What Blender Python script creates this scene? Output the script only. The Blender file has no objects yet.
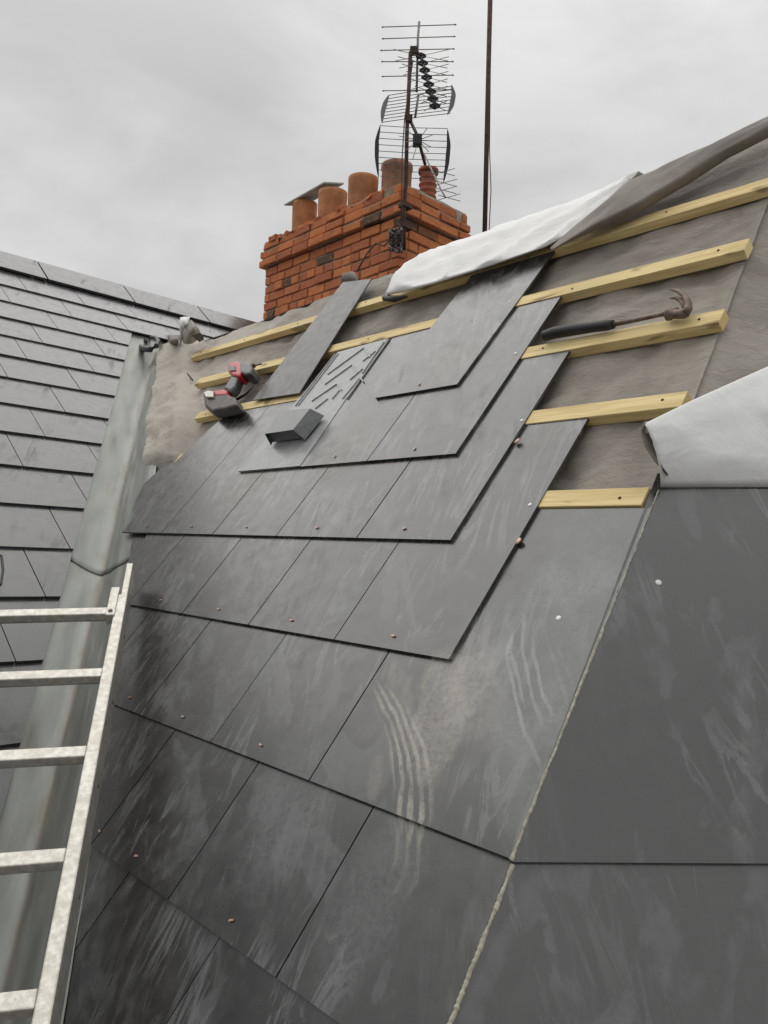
import bpy, bmesh, math, random
from mathutils import Vector, noise
random.seed(7)
R = math.radians
scene = bpy.context.scene
col = scene.collection
V = Vector

# ------------------------------------------------------------------ frames
H_EYE = 6.4                                   # eye height above the ground
F_PX = 821.67
u_c = V((0.04409068, 0.99775072, 0.05049269))
h1_c = V((-0.6699194, -0.00796604, 0.74239109))
s1_c = V((0.49078696, 0.74554575, 0.45087658))
X_c = -h1_c
Z_c = u_c
Y_c = (s1_c - s1_c.dot(u_c)*u_c).normalized()
EYE = V((0, 0, H_EYE))
def c2w(v):                                    # survey (right, up, forward) direction to world
    v = V(v); return V((v.dot(X_c), v.dot(Y_c), v.dot(Z_c)))
def ray(px, py): return c2w(((px-384)/F_PX, -(py-512)/F_PX, 1.0))
def far(px, py, d): return EYE + ray(px, py)*d
class Frame:
    def __init__(s, o, a, b, n): s.o, s.a, s.b, s.n = o, a, b, n
    def __call__(s, a, b, h=0.0): return s.o + s.a*a + s.b*b + s.n*h
    def at(s, px, py, h=0.0):
        r = ray(px, py); o = s.o + s.n*h
        k = (o-EYE).dot(s.n)/r.dot(s.n); q = EYE + r*k - o
        # a and b need not be orthogonal
        aa, ab, bb = s.a.dot(s.a), s.a.dot(s.b), s.b.dot(s.b)
        qa, qb = q.dot(s.a), q.dot(s.b); D = aa*bb-ab*ab
        return ((qa*bb-qb*ab)/D, (qb*aa-qa*ab)/D)
n1 = V((0, -math.sin(R(52.0245)), math.cos(R(52.0245))))
F1 = Frame(EYE + n1*(-0.92826), V((-1, 0, 0)), V((0, math.cos(R(52.0245)), math.sin(R(52.0245)))), n1)   # main slope: L (leftwards), t (upslope)
n3 = V((0.597936, 0.026753, 0.801097)).normalized()
h3 = V((-0.0446975, 0.9990006, 0)).normalized()
s3 = n3.cross(h3); s3 = s3 if s3.z > 0 else -s3
F3 = Frame(EYE + n3*(-1.59622), h3, s3, n3)      # left slope
def hipL(t): return 0.69 + 0.0727*(t-0.224)
_h0 = F1(hipL(0.224), 0.224)
hd = (F1(hipL(1.224), 1.224) - _h0).normalized()
dR = c2w((1, -0.006, 0)).normalized()
nR = dR.cross(hd).normalized()
if nR.dot(EYE-_h0) < 0: nR = -nR
FR = Frame(_h0, dR, hd, nR)                      # right slope beyond the hip
def creaseL(t): return 2.092 + 1.0836*(t-0.143)

# ------------------------------------------------------------------ tagging
def tag(o, label=None, cat=None, group=None, kind=None):
    if label: o['label'] = label
    if cat: o['category'] = cat
    if group: o['group'] = group
    if kind: o['kind'] = kind
    return o
def thing(name, label, cat, loc=(0, 0, 0), group=None):
    o = bpy.data.objects.new(name, None); col.objects.link(o); o.location = loc
    o.empty_display_size = .05
    return tag(o, label, cat, group)

class MB:
    def __init__(s): s.v, s.f, s.uv, s.sm = [], [], [], []
    def face(s, idx, uvs=None, smooth=False):
        s.f.append(tuple(idx)); s.uv.append(uvs or [(0, 0)]*len(idx)); s.sm.append(smooth)
    def prism(s, top, bot, uvs=None, smooth=False):
        n = len(top); b = len(s.v); s.v += [V(p) for p in top] + [V(p) for p in bot]
        uvs = uvs or [(0, 0)]*n
        s.face(range(b, b+n), uvs, smooth); s.face([b+n+i for i in reversed(range(n))], list(reversed(uvs)), smooth)
        for i in range(n):
            j = (i+1) % n
            s.face([b+i, b+n+i, b+n+j, b+j], [uvs[i], uvs[i], uvs[j], uvs[j]])
        return s
    def box(s, o, ax, ay, az):                  # box from a corner and three edges
        o, ax, ay, az = V(o), V(ax), V(ay), V(az)
        return s.prism([o+az, o+ax+az, o+ax+ay+az, o+ay+az], [o, o+ax, o+ax+ay, o+ay], [(0, 0), (ax.length, 0), (ax.length, ay.length), (0, ay.length)])
    def cbox(s, c, ax, ay, az):                 # box about its centre, full edge vectors
        c, ax, ay, az = V(c), V(ax), V(ay), V(az)
        return s.box(c-ax/2-ay/2-az/2, ax, ay, az)
    def tube(s, pts, r, n=8, closed=True):
        pts = [V(p) for p in pts]; rs = r if isinstance(r, (list, tuple)) else [r]*len(pts)
        b = len(s.v); N = len(pts); nv = None; acc = 0
        for i, p in enumerate(pts):
            d = (pts[min(i+1, N-1)]-pts[max(i-1, 0)]).normalized()
            if nv is None:
                nv = d.orthogonal().normalized()
            nv = (nv - d*nv.dot(d)).normalized(); w = d.cross(nv)
            for k in range(n):
                a = 2*math.pi*k/n; s.v.append(p + (nv*math.cos(a)+w*math.sin(a))*rs[i])
        for i in range(N-1):
            for k in range(n):
                k2 = (k+1) % n
                s.face([b+i*n+k, b+i*n+k2, b+(i+1)*n+k2, b+(i+1)*n+k], None, True)
        if closed:
            s.face([b+k for k in reversed(range(n))]); s.face([b+(N-1)*n+k for k in range(n)])
        return s
    def grid(s, rows, smooth=True, uvs=None):
        b = len(s.v); m = len(rows[0])
        for r_ in rows: s.v += [V(p) for p in r_]
        for i in range(len(rows)-1):
            for j in range(m-1):
                q = [(i, j), (i, j+1), (i+1, j+1), (i+1, j)]
                s.face([b+a*m+c for a, c in q], [uvs[a][c] for a, c in q] if uvs else None, smooth)
        return s
    def lathe(s, c, axis, prof, n=24):          # prof: (r, z) list
        c, axis = V(c), V(axis).normalized(); x = axis.orthogonal().normalized(); y = axis.cross(x)
        b = len(s.v)
        for r_, z in prof:
            for k in range(n):
                a = 2*math.pi*k/n; s.v.append(c + axis*z + (x*math.cos(a)+y*math.sin(a))*r_)
        for i in range(len(prof)-1):
            for k in range(n):
                k2 = (k+1) % n; s.face([b+i*n+k, b+i*n+k2, b+(i+1)*n+k2, b+(i+1)*n+k], None, True)
        return s
    def build(s, name, mat, parent=None, bevel=0, solid=0, merge=False, sub=0):
        me = bpy.data.meshes.new(name); me.from_pydata([tuple(p) for p in s.v], [], s.f)
        uvl = me.uv_layers.new(name='UVMap'); i = 0
        for k, p in enumerate(me.polygons):
            p.use_smooth = s.sm[k]
            for q in range(len(p.vertices)):
                uvl.data[i].uv = s.uv[k][q]; i += 1
        me.materials.append(mat)
        bm = bmesh.new(); bm.from_mesh(me)
        if merge: bmesh.ops.remove_doubles(bm, verts=bm.verts, dist=1e-5)
        bmesh.ops.recalc_face_normals(bm, faces=bm.faces); bm.to_mesh(me); bm.free()
        # keep coordinates about the thing's own base
        o = bpy.data.objects.new(name, me); col.objects.link(o)
        if parent is None:
            c = sum((v.co for v in me.vertices), V())/len(me.vertices)
            for v in me.vertices: v.co -= c
            o.location = c
        else:
            o.parent = parent
            off = V(parent.location) if parent.parent is None else V(parent.parent.location) + V(parent.location)
            for v in me.vertices: v.co -= off
        if solid:
            m = o.modifiers.new('s', 'SOLIDIFY'); m.thickness = solid; m.offset = 0
        if bevel:
            m = o.modifiers.new('b', 'BEVEL'); m.width = bevel; m.segments = 2; m.limit_method = 'ANGLE'; m.angle_limit = R(40)
        if sub:
            m = o.modifiers.new('u', 'SUBSURF'); m.levels = sub; m.render_levels = sub
        return o

# ------------------------------------------------------------------ materials
class NT:
    def __init__(s, name):
        s.m = bpy.data.materials.new(name); s.m.use_nodes = True
        s.t = s.m.node_tree; s.n = s.t.nodes; s.b = s.n['Principled BSDF']
    def lk(s, a, b): s.t.links.new(a, b)
    def val(s, x, sock):
        if hasattr(x, 'is_linked') or hasattr(x, 'links'): s.lk(x, sock)
        else: sock.default_value = x
    def math(s, op, a, b=0.0, c=0.0, clamp=False):
        n = s.n.new('ShaderNodeMath'); n.operation = op; n.use_clamp = clamp
        s.val(a, n.inputs[0]); s.val(b, n.inputs[1]); s.val(c, n.inputs[2]); return n.outputs[0]
    def ramp(s, x, a, b, lo=0.0, hi=1.0):
        n = s.n.new('ShaderNodeMapRange'); n.interpolation_type = 'SMOOTHSTEP'
        s.lk(x, n.inputs[0]); n.inputs[1].default_value = a; n.inputs[2].default_value = b; n.inputs[3].default_value = lo; n.inputs[4].default_value = hi
        return n.outputs[0]
    def coords(s, kind='Object'): 
        return s.n.new('ShaderNodeTexCoord').outputs[kind]
    def mapping(s, vec, scale=(1, 1, 1), rot=(0, 0, 0), loc=(0, 0, 0)):
        if any(rot):
            r = s.n.new('ShaderNodeMapping'); s.lk(vec, r.inputs[0]); r.inputs['Rotation'].default_value = rot; vec = r.outputs[0]; rot = (0, 0, 0)
        n = s.n.new('ShaderNodeMapping'); s.lk(vec, n.inputs[0]); n.inputs['Scale'].default_value = scale; n.inputs['Rotation'].default_value = rot; n.inputs['Location'].default_value = loc
        return n.outputs[0]
    def noise(s, vec, scale, detail=6, rough=.6, dist=0.0):
        n = s.n.new('ShaderNodeTexNoise'); s.lk(vec, n.inputs['Vector']); n.inputs['Scale'].default_value = scale
        n.inputs['Detail'].default_value = detail; n.inputs['Roughness'].default_value = rough; n.inputs['Distortion'].default_value = dist
        return n.outputs[0]
    def mix(s, fac, a, b, mode='MIX'):
        n = s.n.new('ShaderNodeMix'); n.data_type = 'RGBA'; n.blend_type = mode
        s.val(fac, n.inputs[0])
        for x, i in ((a, 6), (b, 7)):
            if isinstance(x, tuple): n.inputs[i].default_value = (*x, 1)
            else: s.lk(x, n.inputs[i])
        return n.outputs[2]
    def bump(s, h, dist=.002, strength=.5):
        n = s.n.new('ShaderNodeBump'); s.lk(h, n.inputs['Height']); n.inputs['Distance'].default_value = dist; n.inputs['Strength'].default_value = strength
        s.lk(n.outputs[0], s.b.inputs['Normal'])
    def set(s, **k):
        for a, x in k.items():
            i = s.b.inputs[a.replace('_', ' ')]
            if isinstance(x, tuple): i.default_value = (*x, 1)
            else: s.val(x, i)
        return s.m
    def sep(s, vec):
        n = s.n.new('ShaderNodeSeparateXYZ'); s.lk(vec, n.inputs[0]); return n.outputs
    def rand(s): return s.n.new('ShaderNodeObjectInfo').outputs['Random']

def slate_mat(name, base=(.0160, .0152, .0148), dust=1.0, smears=False, rough=.25, ior=1.86, ang=27):
    T = NT(name)
    uv = T.coords('UV')
    rnd = T.rand()
    off = T.n.new('ShaderNodeCombineXYZ'); T.lk(T.math('MULTIPLY', rnd, 37.0), off.inputs[0]); T.lk(T.math('MULTIPLY', rnd, 71.0), off.inputs[1])
    va = T.n.new('ShaderNodeVectorMath'); va.operation = 'ADD'; T.lk(uv, va.inputs[0]); T.lk(off.outputs[0], va.inputs[1]); w = va.outputs[0]
    fine = T.noise(w, 260, 3, .7)
    mott = T.noise(w, 22, 6, .65)
    big = T.noise(w, 4.5, 4, .55, .8)
    c = T.mix(T.ramp(fine, .3, .7), tuple(x*.8 for x in base), tuple(x*1.22 for x in base))
    c = T.mix(T.ramp(mott, .35, .7, 0, .6), c, tuple(x*1.9 for x in base))
    tint = T.ramp(rnd, 0, 1, .86, 1.2)
    hsv = T.n.new('ShaderNodeHueSaturation'); T.lk(c, hsv.inputs['Color']); T.lk(tint, hsv.inputs['Value']); c = hsv.outputs[0]
    # pale haze of cutting dust, drawn into streaks running down the slate
    strk = T.noise(T.mapping(w, (30, 3.0, 1), (0, 0, R(ang))), 1.0, 7, .68, .5)
    hz = T.math('MULTIPLY', T.ramp(strk, .47, .74), T.ramp(big, .46, .68), clamp=True)
    c = T.mix(T.math('MULTIPLY', hz, .55*dust), c, (.20, .202, .205))
    swl = T.noise(T.mapping(w, (12, 2.2, 1), (0, 0, R(ang-14))), 1.0, 5, .6, 3.2)
    sf = T.math('MULTIPLY', T.math('MULTIPLY', T.ramp(swl, .52, .57), T.ramp(swl, .58, .66, 1, .15)), T.math('MULTIPLY', T.ramp(T.noise(w, 3.1, 3, .5), .44, .60), T.ramp(fine, .2, .6, .4, 1)))
    c = T.mix(T.math('MULTIPLY', sf, .42*dust), c, (.22, .222, .225))
    wipe = T.noise(T.mapping(w, (6, 2.4, 1), (0, 0, R(ang+20))), 1.0, 4, .55, 2.0)
    c = T.mix(T.math('MULTIPLY', T.math('MULTIPLY', T.ramp(wipe, .55, .62), T.ramp(mott, .35, .6, .4, 1)), .30*dust), c, (.15, .152, .155))
    # beige blotches
    bl = T.noise(T.mapping(w, (9, 5, 1)), 1.0, 7, .72, .4)
    bf = T.math('MULTIPLY', T.ramp(bl, .60, .70), T.ramp(T.noise(w, 2.1, 2, .5), .50, .62))
    c = T.mix(T.math('MULTIPLY', bf, .5*dust), c, (.21, .195, .165))
    # thin scratches
    sc = T.noise(T.mapping(w, (170, 5, 1), (0, 0, R(ang+8))), 1.0, 2, .5, .3)
    c = T.mix(T.math('MULTIPLY', T.ramp(sc, .72, .78), .3*dust), c, (.25, .25, .25))
    spk = T.noise(w, 95, 2, .5)
    c = T.mix(T.math('MULTIPLY', T.ramp(spk, .77, .80), .4*dust), c, (.32, .30, .28))
    DM = [T.math('MULTIPLY', hz, .5)]
    if smears:
        xs = T.sep(uv)
        L, t = xs[0], xs[1]
        def blob(cL, ct, rL, rt, shear=0.0, soft=.35, wob=.35):
            d1 = T.math('SUBTRACT', T.math('SUBTRACT', L, cL), T.math('MULTIPLY', T.math('SUBTRACT', t, ct), shear))
            d1 = T.math('DIVIDE', d1, rL); d2 = T.math('DIVIDE', T.math('SUBTRACT', t, ct), rt)
            dd = T.math('SQRT', T.math('ADD', T.math('MULTIPLY', d1, d1), T.math('MULTIPLY', d2, d2)))
            dd = T.math('ADD', dd, T.math('MULTIPLY', T.math('SUBTRACT', T.noise(uv, 14, 5, .6), .5), wob*2))
            return T.ramp(dd, 1.0-soft*.5, 1.0+soft*.5, 1, 0)
        for (args, colr, k) in SMEARS:
            m = T.math('MULTIPLY', blob(*args), T.ramp(T.noise(uv, 85, 7, .85), .36, .60, .12, 1))
            mk = T.math('MULTIPLY', m, k); c = T.mix(mk, c, colr); DM.append(mk)
        for (ca, cb_, cc, ct, rL, rt, freq, ph, colr, k, lo) in FINGERS:
            # fingers drawn through the dust along a curve L = a + b t + c t^2
            tt = T.math('SUBTRACT', t, ct)
            cur = T.math('ADD', T.math('MULTIPLY', T.math('MULTIPLY', tt, tt), cc), T.math('MULTIPLY', tt, cb_))
            cur = T.math('ADD', cur, T.math('MULTIPLY', T.math('SINE', T.math('MULTIPLY', tt, 40.0)), .0025))
            x = T.math('ADD', T.math('SUBTRACT', T.math('SUBTRACT', L, ca), cur), T.math('MULTIPLY', T.math('SUBTRACT', T.noise(uv, 7, 4, .5), .5), .045))
            st = T.ramp(T.math('ADD', T.math('SINE', T.math('ADD', T.math('MULTIPLY', x, freq), ph)), T.math('MULTIPLY', T.math('SUBTRACT', T.noise(uv, 35, 5, .7), .5), 1.8)), lo-.1, lo+.8)
            d1 = T.math('DIVIDE', x, rL); d2 = T.math('DIVIDE', tt, rt)
            dd = T.math('SQRT', T.math('ADD', T.math('MULTIPLY', d1, d1), T.math('MULTIPLY', d2, d2)))
            env = T.ramp(dd, .75, 1.05, 1, 0)
            g = T.math('MULTIPLY', T.ramp(T.noise(uv, 90, 4, .7), .30, .60, .35, 1), T.ramp(T.noise(uv, 9, 3, .6), .35, .55, .35, 1))
            mk = T.math('MULTIPLY', T.math('MULTIPLY', st, env), T.math('MULTIPLY', g, k)); c = T.mix(mk, c, colr); DM.append(mk)
    T.bump(T.math('ADD', T.math('MULTIPLY', fine, .08), T.noise(w, 7, 3, .5)), .0014, .22)
    rg = T.math('ADD', T.ramp(mott, .3, .7, rough-.05, rough+.07), T.math('MULTIPLY', hz, .15))
    d_ = DM[0]
    for q in DM[1:]: d_ = T.math('MAXIMUM', d_, q)
    return T.set(Base_Color=c, Roughness=T.math('ADD', rg, T.math('MULTIPLY', d_, .2)), IOR=ior, Specular_IOR_Level=T.math('SUBTRACT', .5, T.math('MULTIPLY', d_, .32)))

SMEARS = []; FINGERS = []
def sm_at(px, py, rL, rt, colr, k, shear=0.0, soft=.35, wob=.35):
    L, t = F1.at(px, py); SMEARS.append(((L, t, rL, rt, shear, soft, wob), colr, k))
BG = (.35, .335, .285); GR = (.25, .255, .26)
def sm_line(p, q, rw, colr, k, soft=.5, wob=.6):
    (a0, b0), (a1, b1) = F1.at(*p), F1.at(*q)
    SMEARS.append((((a0+a1)/2, (b0+b1)/2, rw, abs(b1-b0)/2, (a1-a0)/(b1-b0), soft, wob), colr, k))
sm_line((447, 645), (428, 775), .050, BG, .70, .35, .7)
sm_line((475, 650), (450, 715), .045, BG, .45, .6, .9)
sm_line((395, 665), (412, 760), .030, BG, .30, .6, .9)
sm_at(475, 680, .075, .09, BG, .38, .5, .9, .7)
sm_line((378, 745), (372, 800), .014, BG, .35, .9, 1.0)
sm_at(540, 640, .12, .17, GR, .50, .2, .9, .8)
sm_at(590, 540, .08, .13, GR, .42, .1, .9, .8)
sm_at(560, 760, .09, .12, GR, .30, .2, .9, .8)
sm_at(265, 660, .030, .07, GR, .34, .35, .25, .7)
sm_at(222, 600, .02, .018, GR, .4, .5, .3, .6)
sm_at(350, 585, .035, .085, GR, .30, .45, .35, .6)
sm_at(290, 800, .09, .13, GR, .30, .1, .9, 1.0)
sm_at(370, 900, .06, .12, GR, .26, .1, .9, .8)
sm_at(345, 450, .09, .12, (.22, .205, .17), .42, .2, .9, .8)
sm_at(250, 480, .10, .10, (.22, .205, .17), .40, .2, .9, .8)
sm_at(450, 360, .09, .12, (.20, .19, .165), .30, .2, .9, .8)
sm_at(540, 440, .06, .09, (.17, .165, .14), .35, .2, .9, .6)
def fg(p, rL, rt, n_, ph, colr, k, lo=.1):
    (x0, y0), (x1, y1), (x2, y2) = [F1.at(*q) for q in p]
    # quadratic through the three points about the middle one
    a0, a2 = y0-y1, y2-y1
    d0, d2 = x0-x1, x2-x1
    c_ = (d0/a0-d2/a2)/(a0-a2); b_ = d0/a0-c_*a0
    FINGERS.append((x1, b_, c_, y1, rL, rt, 2*math.pi*n_/(2*rL), ph, colr, k, lo))
fg([(388, 700), (408, 757), (412, 822)], .054, .125, 5, .4, (.40, .385, .33), .85, -.25)
fg([(508, 640), (514, 690), (530, 745)], .012, .11, 1, 1.5, (.40, .40, .40), .75, .2)
fg([(521, 620), (527, 665), (540, 715)], .035, .10, 3, 1.0, (.36, .365, .37), .7, .2)
fg([(545, 630), (556, 660), (566, 700)], .02, .08, 2, 1.0, (.25, .255, .26), .4, .2)
fg([(405, 812), (408, 850), (392, 895)], .035, .07, 3, .2, (.28, .265, .21), .55)
fg([(330, 780), (315, 850), (290, 920)], .05, .12, 4, .2, (.17, .17, .17), .35, .3)

M = {}
M['slate'] = slate_mat('slate_dusty', smears=True)
M['slate_plain'] = slate_mat('slate_clean', base=(.020, .0195, .0192), dust=.8, ang=4)
M['slate_left'] = slate_mat('slate_finished', base=(.034, .0335, .0345), dust=.08, rough=.27, ior=1.86)
M['slate_loose'] = slate_mat('slate_loose', base=(.035, .035, .036), dust=.4, rough=.36, ior=1.5)

T = NT('felt'); o_ = T.coords(); a_ = T.noise(o_, 5, 6, .6, .5); b_ = T.noise(o_, 420, 2, .6); d_ = T.noise(T.mapping(o_, (2, 14, 14)), 1, 5, .6)
gx = T.sep(T.coords('UV'))
c = T.mix(T.ramp(a_, .3, .7), (.265, .232, .200), (.42, .378, .33))
c = T.mix(T.ramp(d_, .52, .7, 0, .5), c, (.48, .44, .39))
c = T.mix(T.ramp(gx[0], 2.7, 3.2, 0, .75), c, (.64, .575, .50))           # paler towards the valley: sidelit sheen put into the colour
pr = T.math('MULTIPLY', T.ramp(T.math('FRACT', T.math('MULTIPLY', gx[1], 4.1)), .48, .5), T.ramp(T.math('FRACT', T.math('MULTIPLY', gx[1], 4.1)), .51, .53, 1, 0))
c = T.mix(T.math('MULTIPLY', pr, T.ramp(T.noise(T.mapping(T.coords('UV'), (30, 3, 1)), 1, 3, .7), .48, .56, 0, .32)), c, (.5, .5, .48))   # worn dashed guide line
T.bump(T.math('ADD', T.math('MULTIPLY', b_, .3), T.noise(T.mapping(o_, (22, 40, 50)), 1, 6, .68, 1.0)), .012, .8)
M['felt'] = T.set(Base_Color=c, Roughness=.8, Sheen_Weight=.15)
T = NT('membrane_white'); o_ = T.coords(); a_ = T.noise(o_, 9, 5, .6)
c = T.mix(T.ramp(a_, .35, .75), (.84, .835, .825), (.76, .755, .745)); T.bump(T.noise(T.mapping(o_, (6, 14, 14)), 1, 6, .55, .8), .012, .35)
M['white'] = T.set(Base_Color=c, Roughness=.55)
T = NT('membrane_grey'); o_ = T.coords(); a_ = T.noise(o_, 9, 5, .6)
c = T.mix(T.ramp(a_, .35, .75), (.20, .175, .155), (.28, .25, .225)); T.bump(T.noise(o_, 25, 5, .6), .006, .4)
M['grey'] = T.set(Base_Color=c, Roughness=.8)
T = NT('treated_pine'); uv = T.coords('UV'); r_ = T.rand()
mp = T.n.new('ShaderNodeVectorMath'); mp.operation = 'ADD'; T.lk(T.mapping(uv, (3, 60, 1)), mp.inputs[0])
cb = T.n.new('ShaderNodeCombineXYZ'); T.lk(T.math('MULTIPLY', r_, 50), cb.inputs[0]); T.lk(cb.outputs[0], mp.inputs[1])
g_ = T.noise(mp.outputs[0], 1, 6, .6, 1.2); k_ = T.noise(T.mapping(mp.outputs[0], (2.2, .35, 1)), 1, 2, .5)
c = T.mix(T.ramp(g_, .35, .68), (.84, .67, .34), (.62, .46, .20)); c = T.mix(T.ramp(k_, .60, .68, 0, .75), c, (.22, .13, .05))
c = T.mix(T.ramp(T.noise(uv, 7, 3, .6), .5, .75, 0, .5), c, (.62, .58, .32)); T.bump(g_, .002, .4)
M['pine'] = T.set(Base_Color=c, Roughness=.72)
T = NT('end_grain'); M['endgrain'] = T.set(Base_Color=(.62, .50, .32), Roughness=.8)

def lead_mat():
    T = NT('lead'); o_ = T.coords('UV')
    a_ = T.noise(T.mapping(o_, (11, 2.2, 1)), 1, 6, .6, 1.2); b_ = T.noise(o_, 7, 5, .6); f_ = T.noise(o_, 60, 5, .7)
    c = T.mix(T.ramp(a_, .3, .72), (.20, .21, .195), (.29, .30, .28))
    c = T.mix(T.ramp(b_, .45, .7, 0, .6), c, (.22, .215, .175))
    c = T.mix(T.ramp(f_, .58, .75, 0, .4), c, (.38, .39, .375))
    x = T.sep(o_)[0]
    cz = T.ramp(T.math('ABSOLUTE', T.math('ADD', x, T.math('MULTIPLY', T.math('SUBTRACT', b_, .5), .06))), .0, .035, 1, 0)
    c = T.mix(T.math('MULTIPLY', cz, .6), c, (.115, .095, .068))              # darker brown band along the crease
    T.bump(T.math('ADD', b_, T.math('MULTIPLY', f_, .3)), .004, .35)
    return T.set(Base_Color=c, Roughness=T.ramp(a_, .3, .7, .32, .48), Metallic=.5)
M['lead'] = lead_mat()
T = NT('aluminium'); o_ = T.coords(); a_ = T.noise(T.mapping(o_, (60, 60, 60)), 1, 5, .7); f_ = T.noise(o_, 70, 6, .75, .6)
c = T.mix(T.ramp(a_, .35, .7), (.46, .435, .385), (.66, .635, .58)); c = T.mix(T.ramp(f_, .56, .76, 0, .55), c, (.26, .225, .18))
T.bump(f_, .0010, .25); M['alu'] = T.set(Base_Color=c, Roughness=.42, Metallic=.6)
def flat(name, c, rough=.6, metal=0.0, var=.25, scale=30):
    T = NT(name); o_ = T.coords(); a_ = T.noise(o_, scale, 5, .65)
    cc = T.mix(T.ramp(a_, .3, .72), tuple(x*(1-var) for x in c), tuple(min(1, x*(1+var)) for x in c))
    T.bump(a_, .001, .2)
    return T.set(Base_Color=cc, Roughness=rough, Metallic=metal)
M['black'] = flat('black_rubber', (.022, .022, .024), .55)
M['blackp'] = flat('dark_plastic', (.05, .052, .055), .4)
M['greyp'] = flat('grey_plastic', (.29, .295, .295), .32, var=.15, scale=40)
M['cowl'] = flat('cowl_plastic', (.12, .124, .128), .30, var=.15, scale=60)
M['red'] = flat('red_plastic', (.50, .04, .05), .4)
M['battery'] = flat('dusty_battery', (.12, .11, .10), .6)
M['steel'] = flat('worn_steel', (.17, .125, .10), .55, .4, .4, 60)
M['copper'] = flat('copper', (.62, .38, .30), .45, .4)
M['nail'] = flat('nail_head', (.82, .82, .82), .4, .2)
M['mortar'] = flat('mortar_bead', (.38, .36, .29), .9, var=.3, scale=90)
M['rust'] = flat('rusty_iron', (.085, .05, .038), .8, .2, .4, 40)
M['antenna'] = flat('antenna_alloy', (.25, .24, .23), .45, .5, .3)
M['silver'] = flat('antenna_plate', (.20, .205, .21), .5, .3, .2)
M['cable'] = flat('cable', (.045, .035, .032), .6)
M['render'] = flat('house_render', (.42, .38, .32), .9, scale=3)
M['ground'] = flat('paving', (.16, .155, .145), .9, var=.2, scale=1.2)
M['deck'] = flat('boarding', (.10, .08, .06), .9)
def brick_mat(name):
    # each brick is a modelled block; colour varies block by block
    T = NT(name); o_ = T.coords(); 
    at = T.n.new('ShaderNodeAttribute'); at.attribute_name = 'tone'; tn = at.outputs['Fac']
    c = T.mix(T.ramp(tn, 0, 1), (.68, .235, .085), (.47, .145, .065))
    c = T.mix(T.ramp(tn, .92, .94), c, (.13, .085, .055))
    f_ = T.noise(o_, 28, 6, .7); g_ = T.noise(o_, 5, 4, .6)
    c = T.mix(T.ramp(f_, .5, .72, 0, .6), c, (.66, .27, .12)); c = T.mix(T.ramp(g_, .5, .7, 0, .35), c, (.17, .10, .07))
    T.bump(f_, .02, .8)
    return T.set(Base_Color=c, Roughness=.9)
M['brick'] = brick_mat('brick')
M['joint'] = flat('brick_mortar', (.36, .25, .17), .95, var=.35, scale=40)
M['flaunch'] = flat('flaunching', (.32, .305, .235), .95, var=.35, scale=25)
M['pot'] = flat('terracotta', (.43, .18, .075), .8, var=.3, scale=9)
M['potdull'] = flat('terracotta_sooty', (.27, .135, .085), .85, var=.3, scale=9)
M['potred'] = flat('terracotta_red', (.30, .085, .05), .75, var=.3, scale=16)
M['pale'] = flat('pale_slab', (.40, .41, .39), .8)

# ------------------------------------------------------------------ the house and the ground
g = MB(); S = 400
g.face([0, 1, 2, 3]); g.v += [V((-S, -S, 0)), V((S, -S, 0)), V((S, S, 0)), V((-S, S, 0))]
tag(g.build('ground', M['ground']), kind='structure')

RT = 2.10                                      # ridge of the main slope
house = thing('house', 'house whose slate roof is being relaid, under the felt and battens', 'house', (0, 2.0, 0))
def ridge_pt(L, h=-.12): return F1(L, RT, h)
EAVE = -1.7
d = MB()
Lr = lambda t: hipL(t)
a0 = [F1(creaseL(EAVE)+.1, EAVE, -.10), F1(hipL(EAVE)+.06, EAVE, -.10), F1(hipL(RT)+.06, RT, -.10), F1(creaseL(RT)+.1, RT, -.10)]
d.prism(a0, [p - V((0, 0, .06)) for p in a0]); d.build('roof_boarding', M['deck'], house)
d = MB(); p0 = FR(.07, -2.0, -.10); p1 = FR(2.6, -2.0, -.10); p2 = FR(2.6, 2.0, -.10); p3 = FR(.07, 2.05, -.10)
d.prism([p0, p1, p2, p3], [p - V((0, 0, .06)) for p in (p0, p1, p2, p3)]); d.build('roof_boarding', M['deck'], house)
b1 = F1(hipL(RT), RT, -.105); b0 = F1(creaseL(RT)+1.2, RT, -.105); dn = V((0, 2.6, -2.6))
d = MB(); d.prism([b0, b1, b1+dn, b0+dn], [p - V((0, 0, .06)) for p in (b0, b1, b1+dn, b0+dn)]); d.build('rear_slope', M['slate_left'], house)
q3 = FR(2.6, 2.0, -.105)
d = MB(); d.prism([b1, q3, q3+dn, b1+dn], [p - V((0, 0, .06)) for p in (b1, q3, q3+dn, b1+dn)]); d.build('rear_slope', M['slate_left'], house)
e0 = F1(creaseL(EAVE), EAVE, -.2); e1 = F1(hipL(EAVE), EAVE, -.2); e2 = FR(2.6, -1.95, -.2)
top = [e0 + V((0, .15, 0)), e1 + V((0, .15, 0)), e2 + V((0, .15, 0)), V((e2.x, b1.y+2.5, e2.z)), V((e0.x, b1.y+2.5, e0.z))]
top = [V((p.x, p.y, min(p.z, e1.z))) for p in top]
d = MB(); d.prism(top, [V((p.x, p.y, 0)) for p in top]); d.build('wall', M['render'], house)

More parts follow.
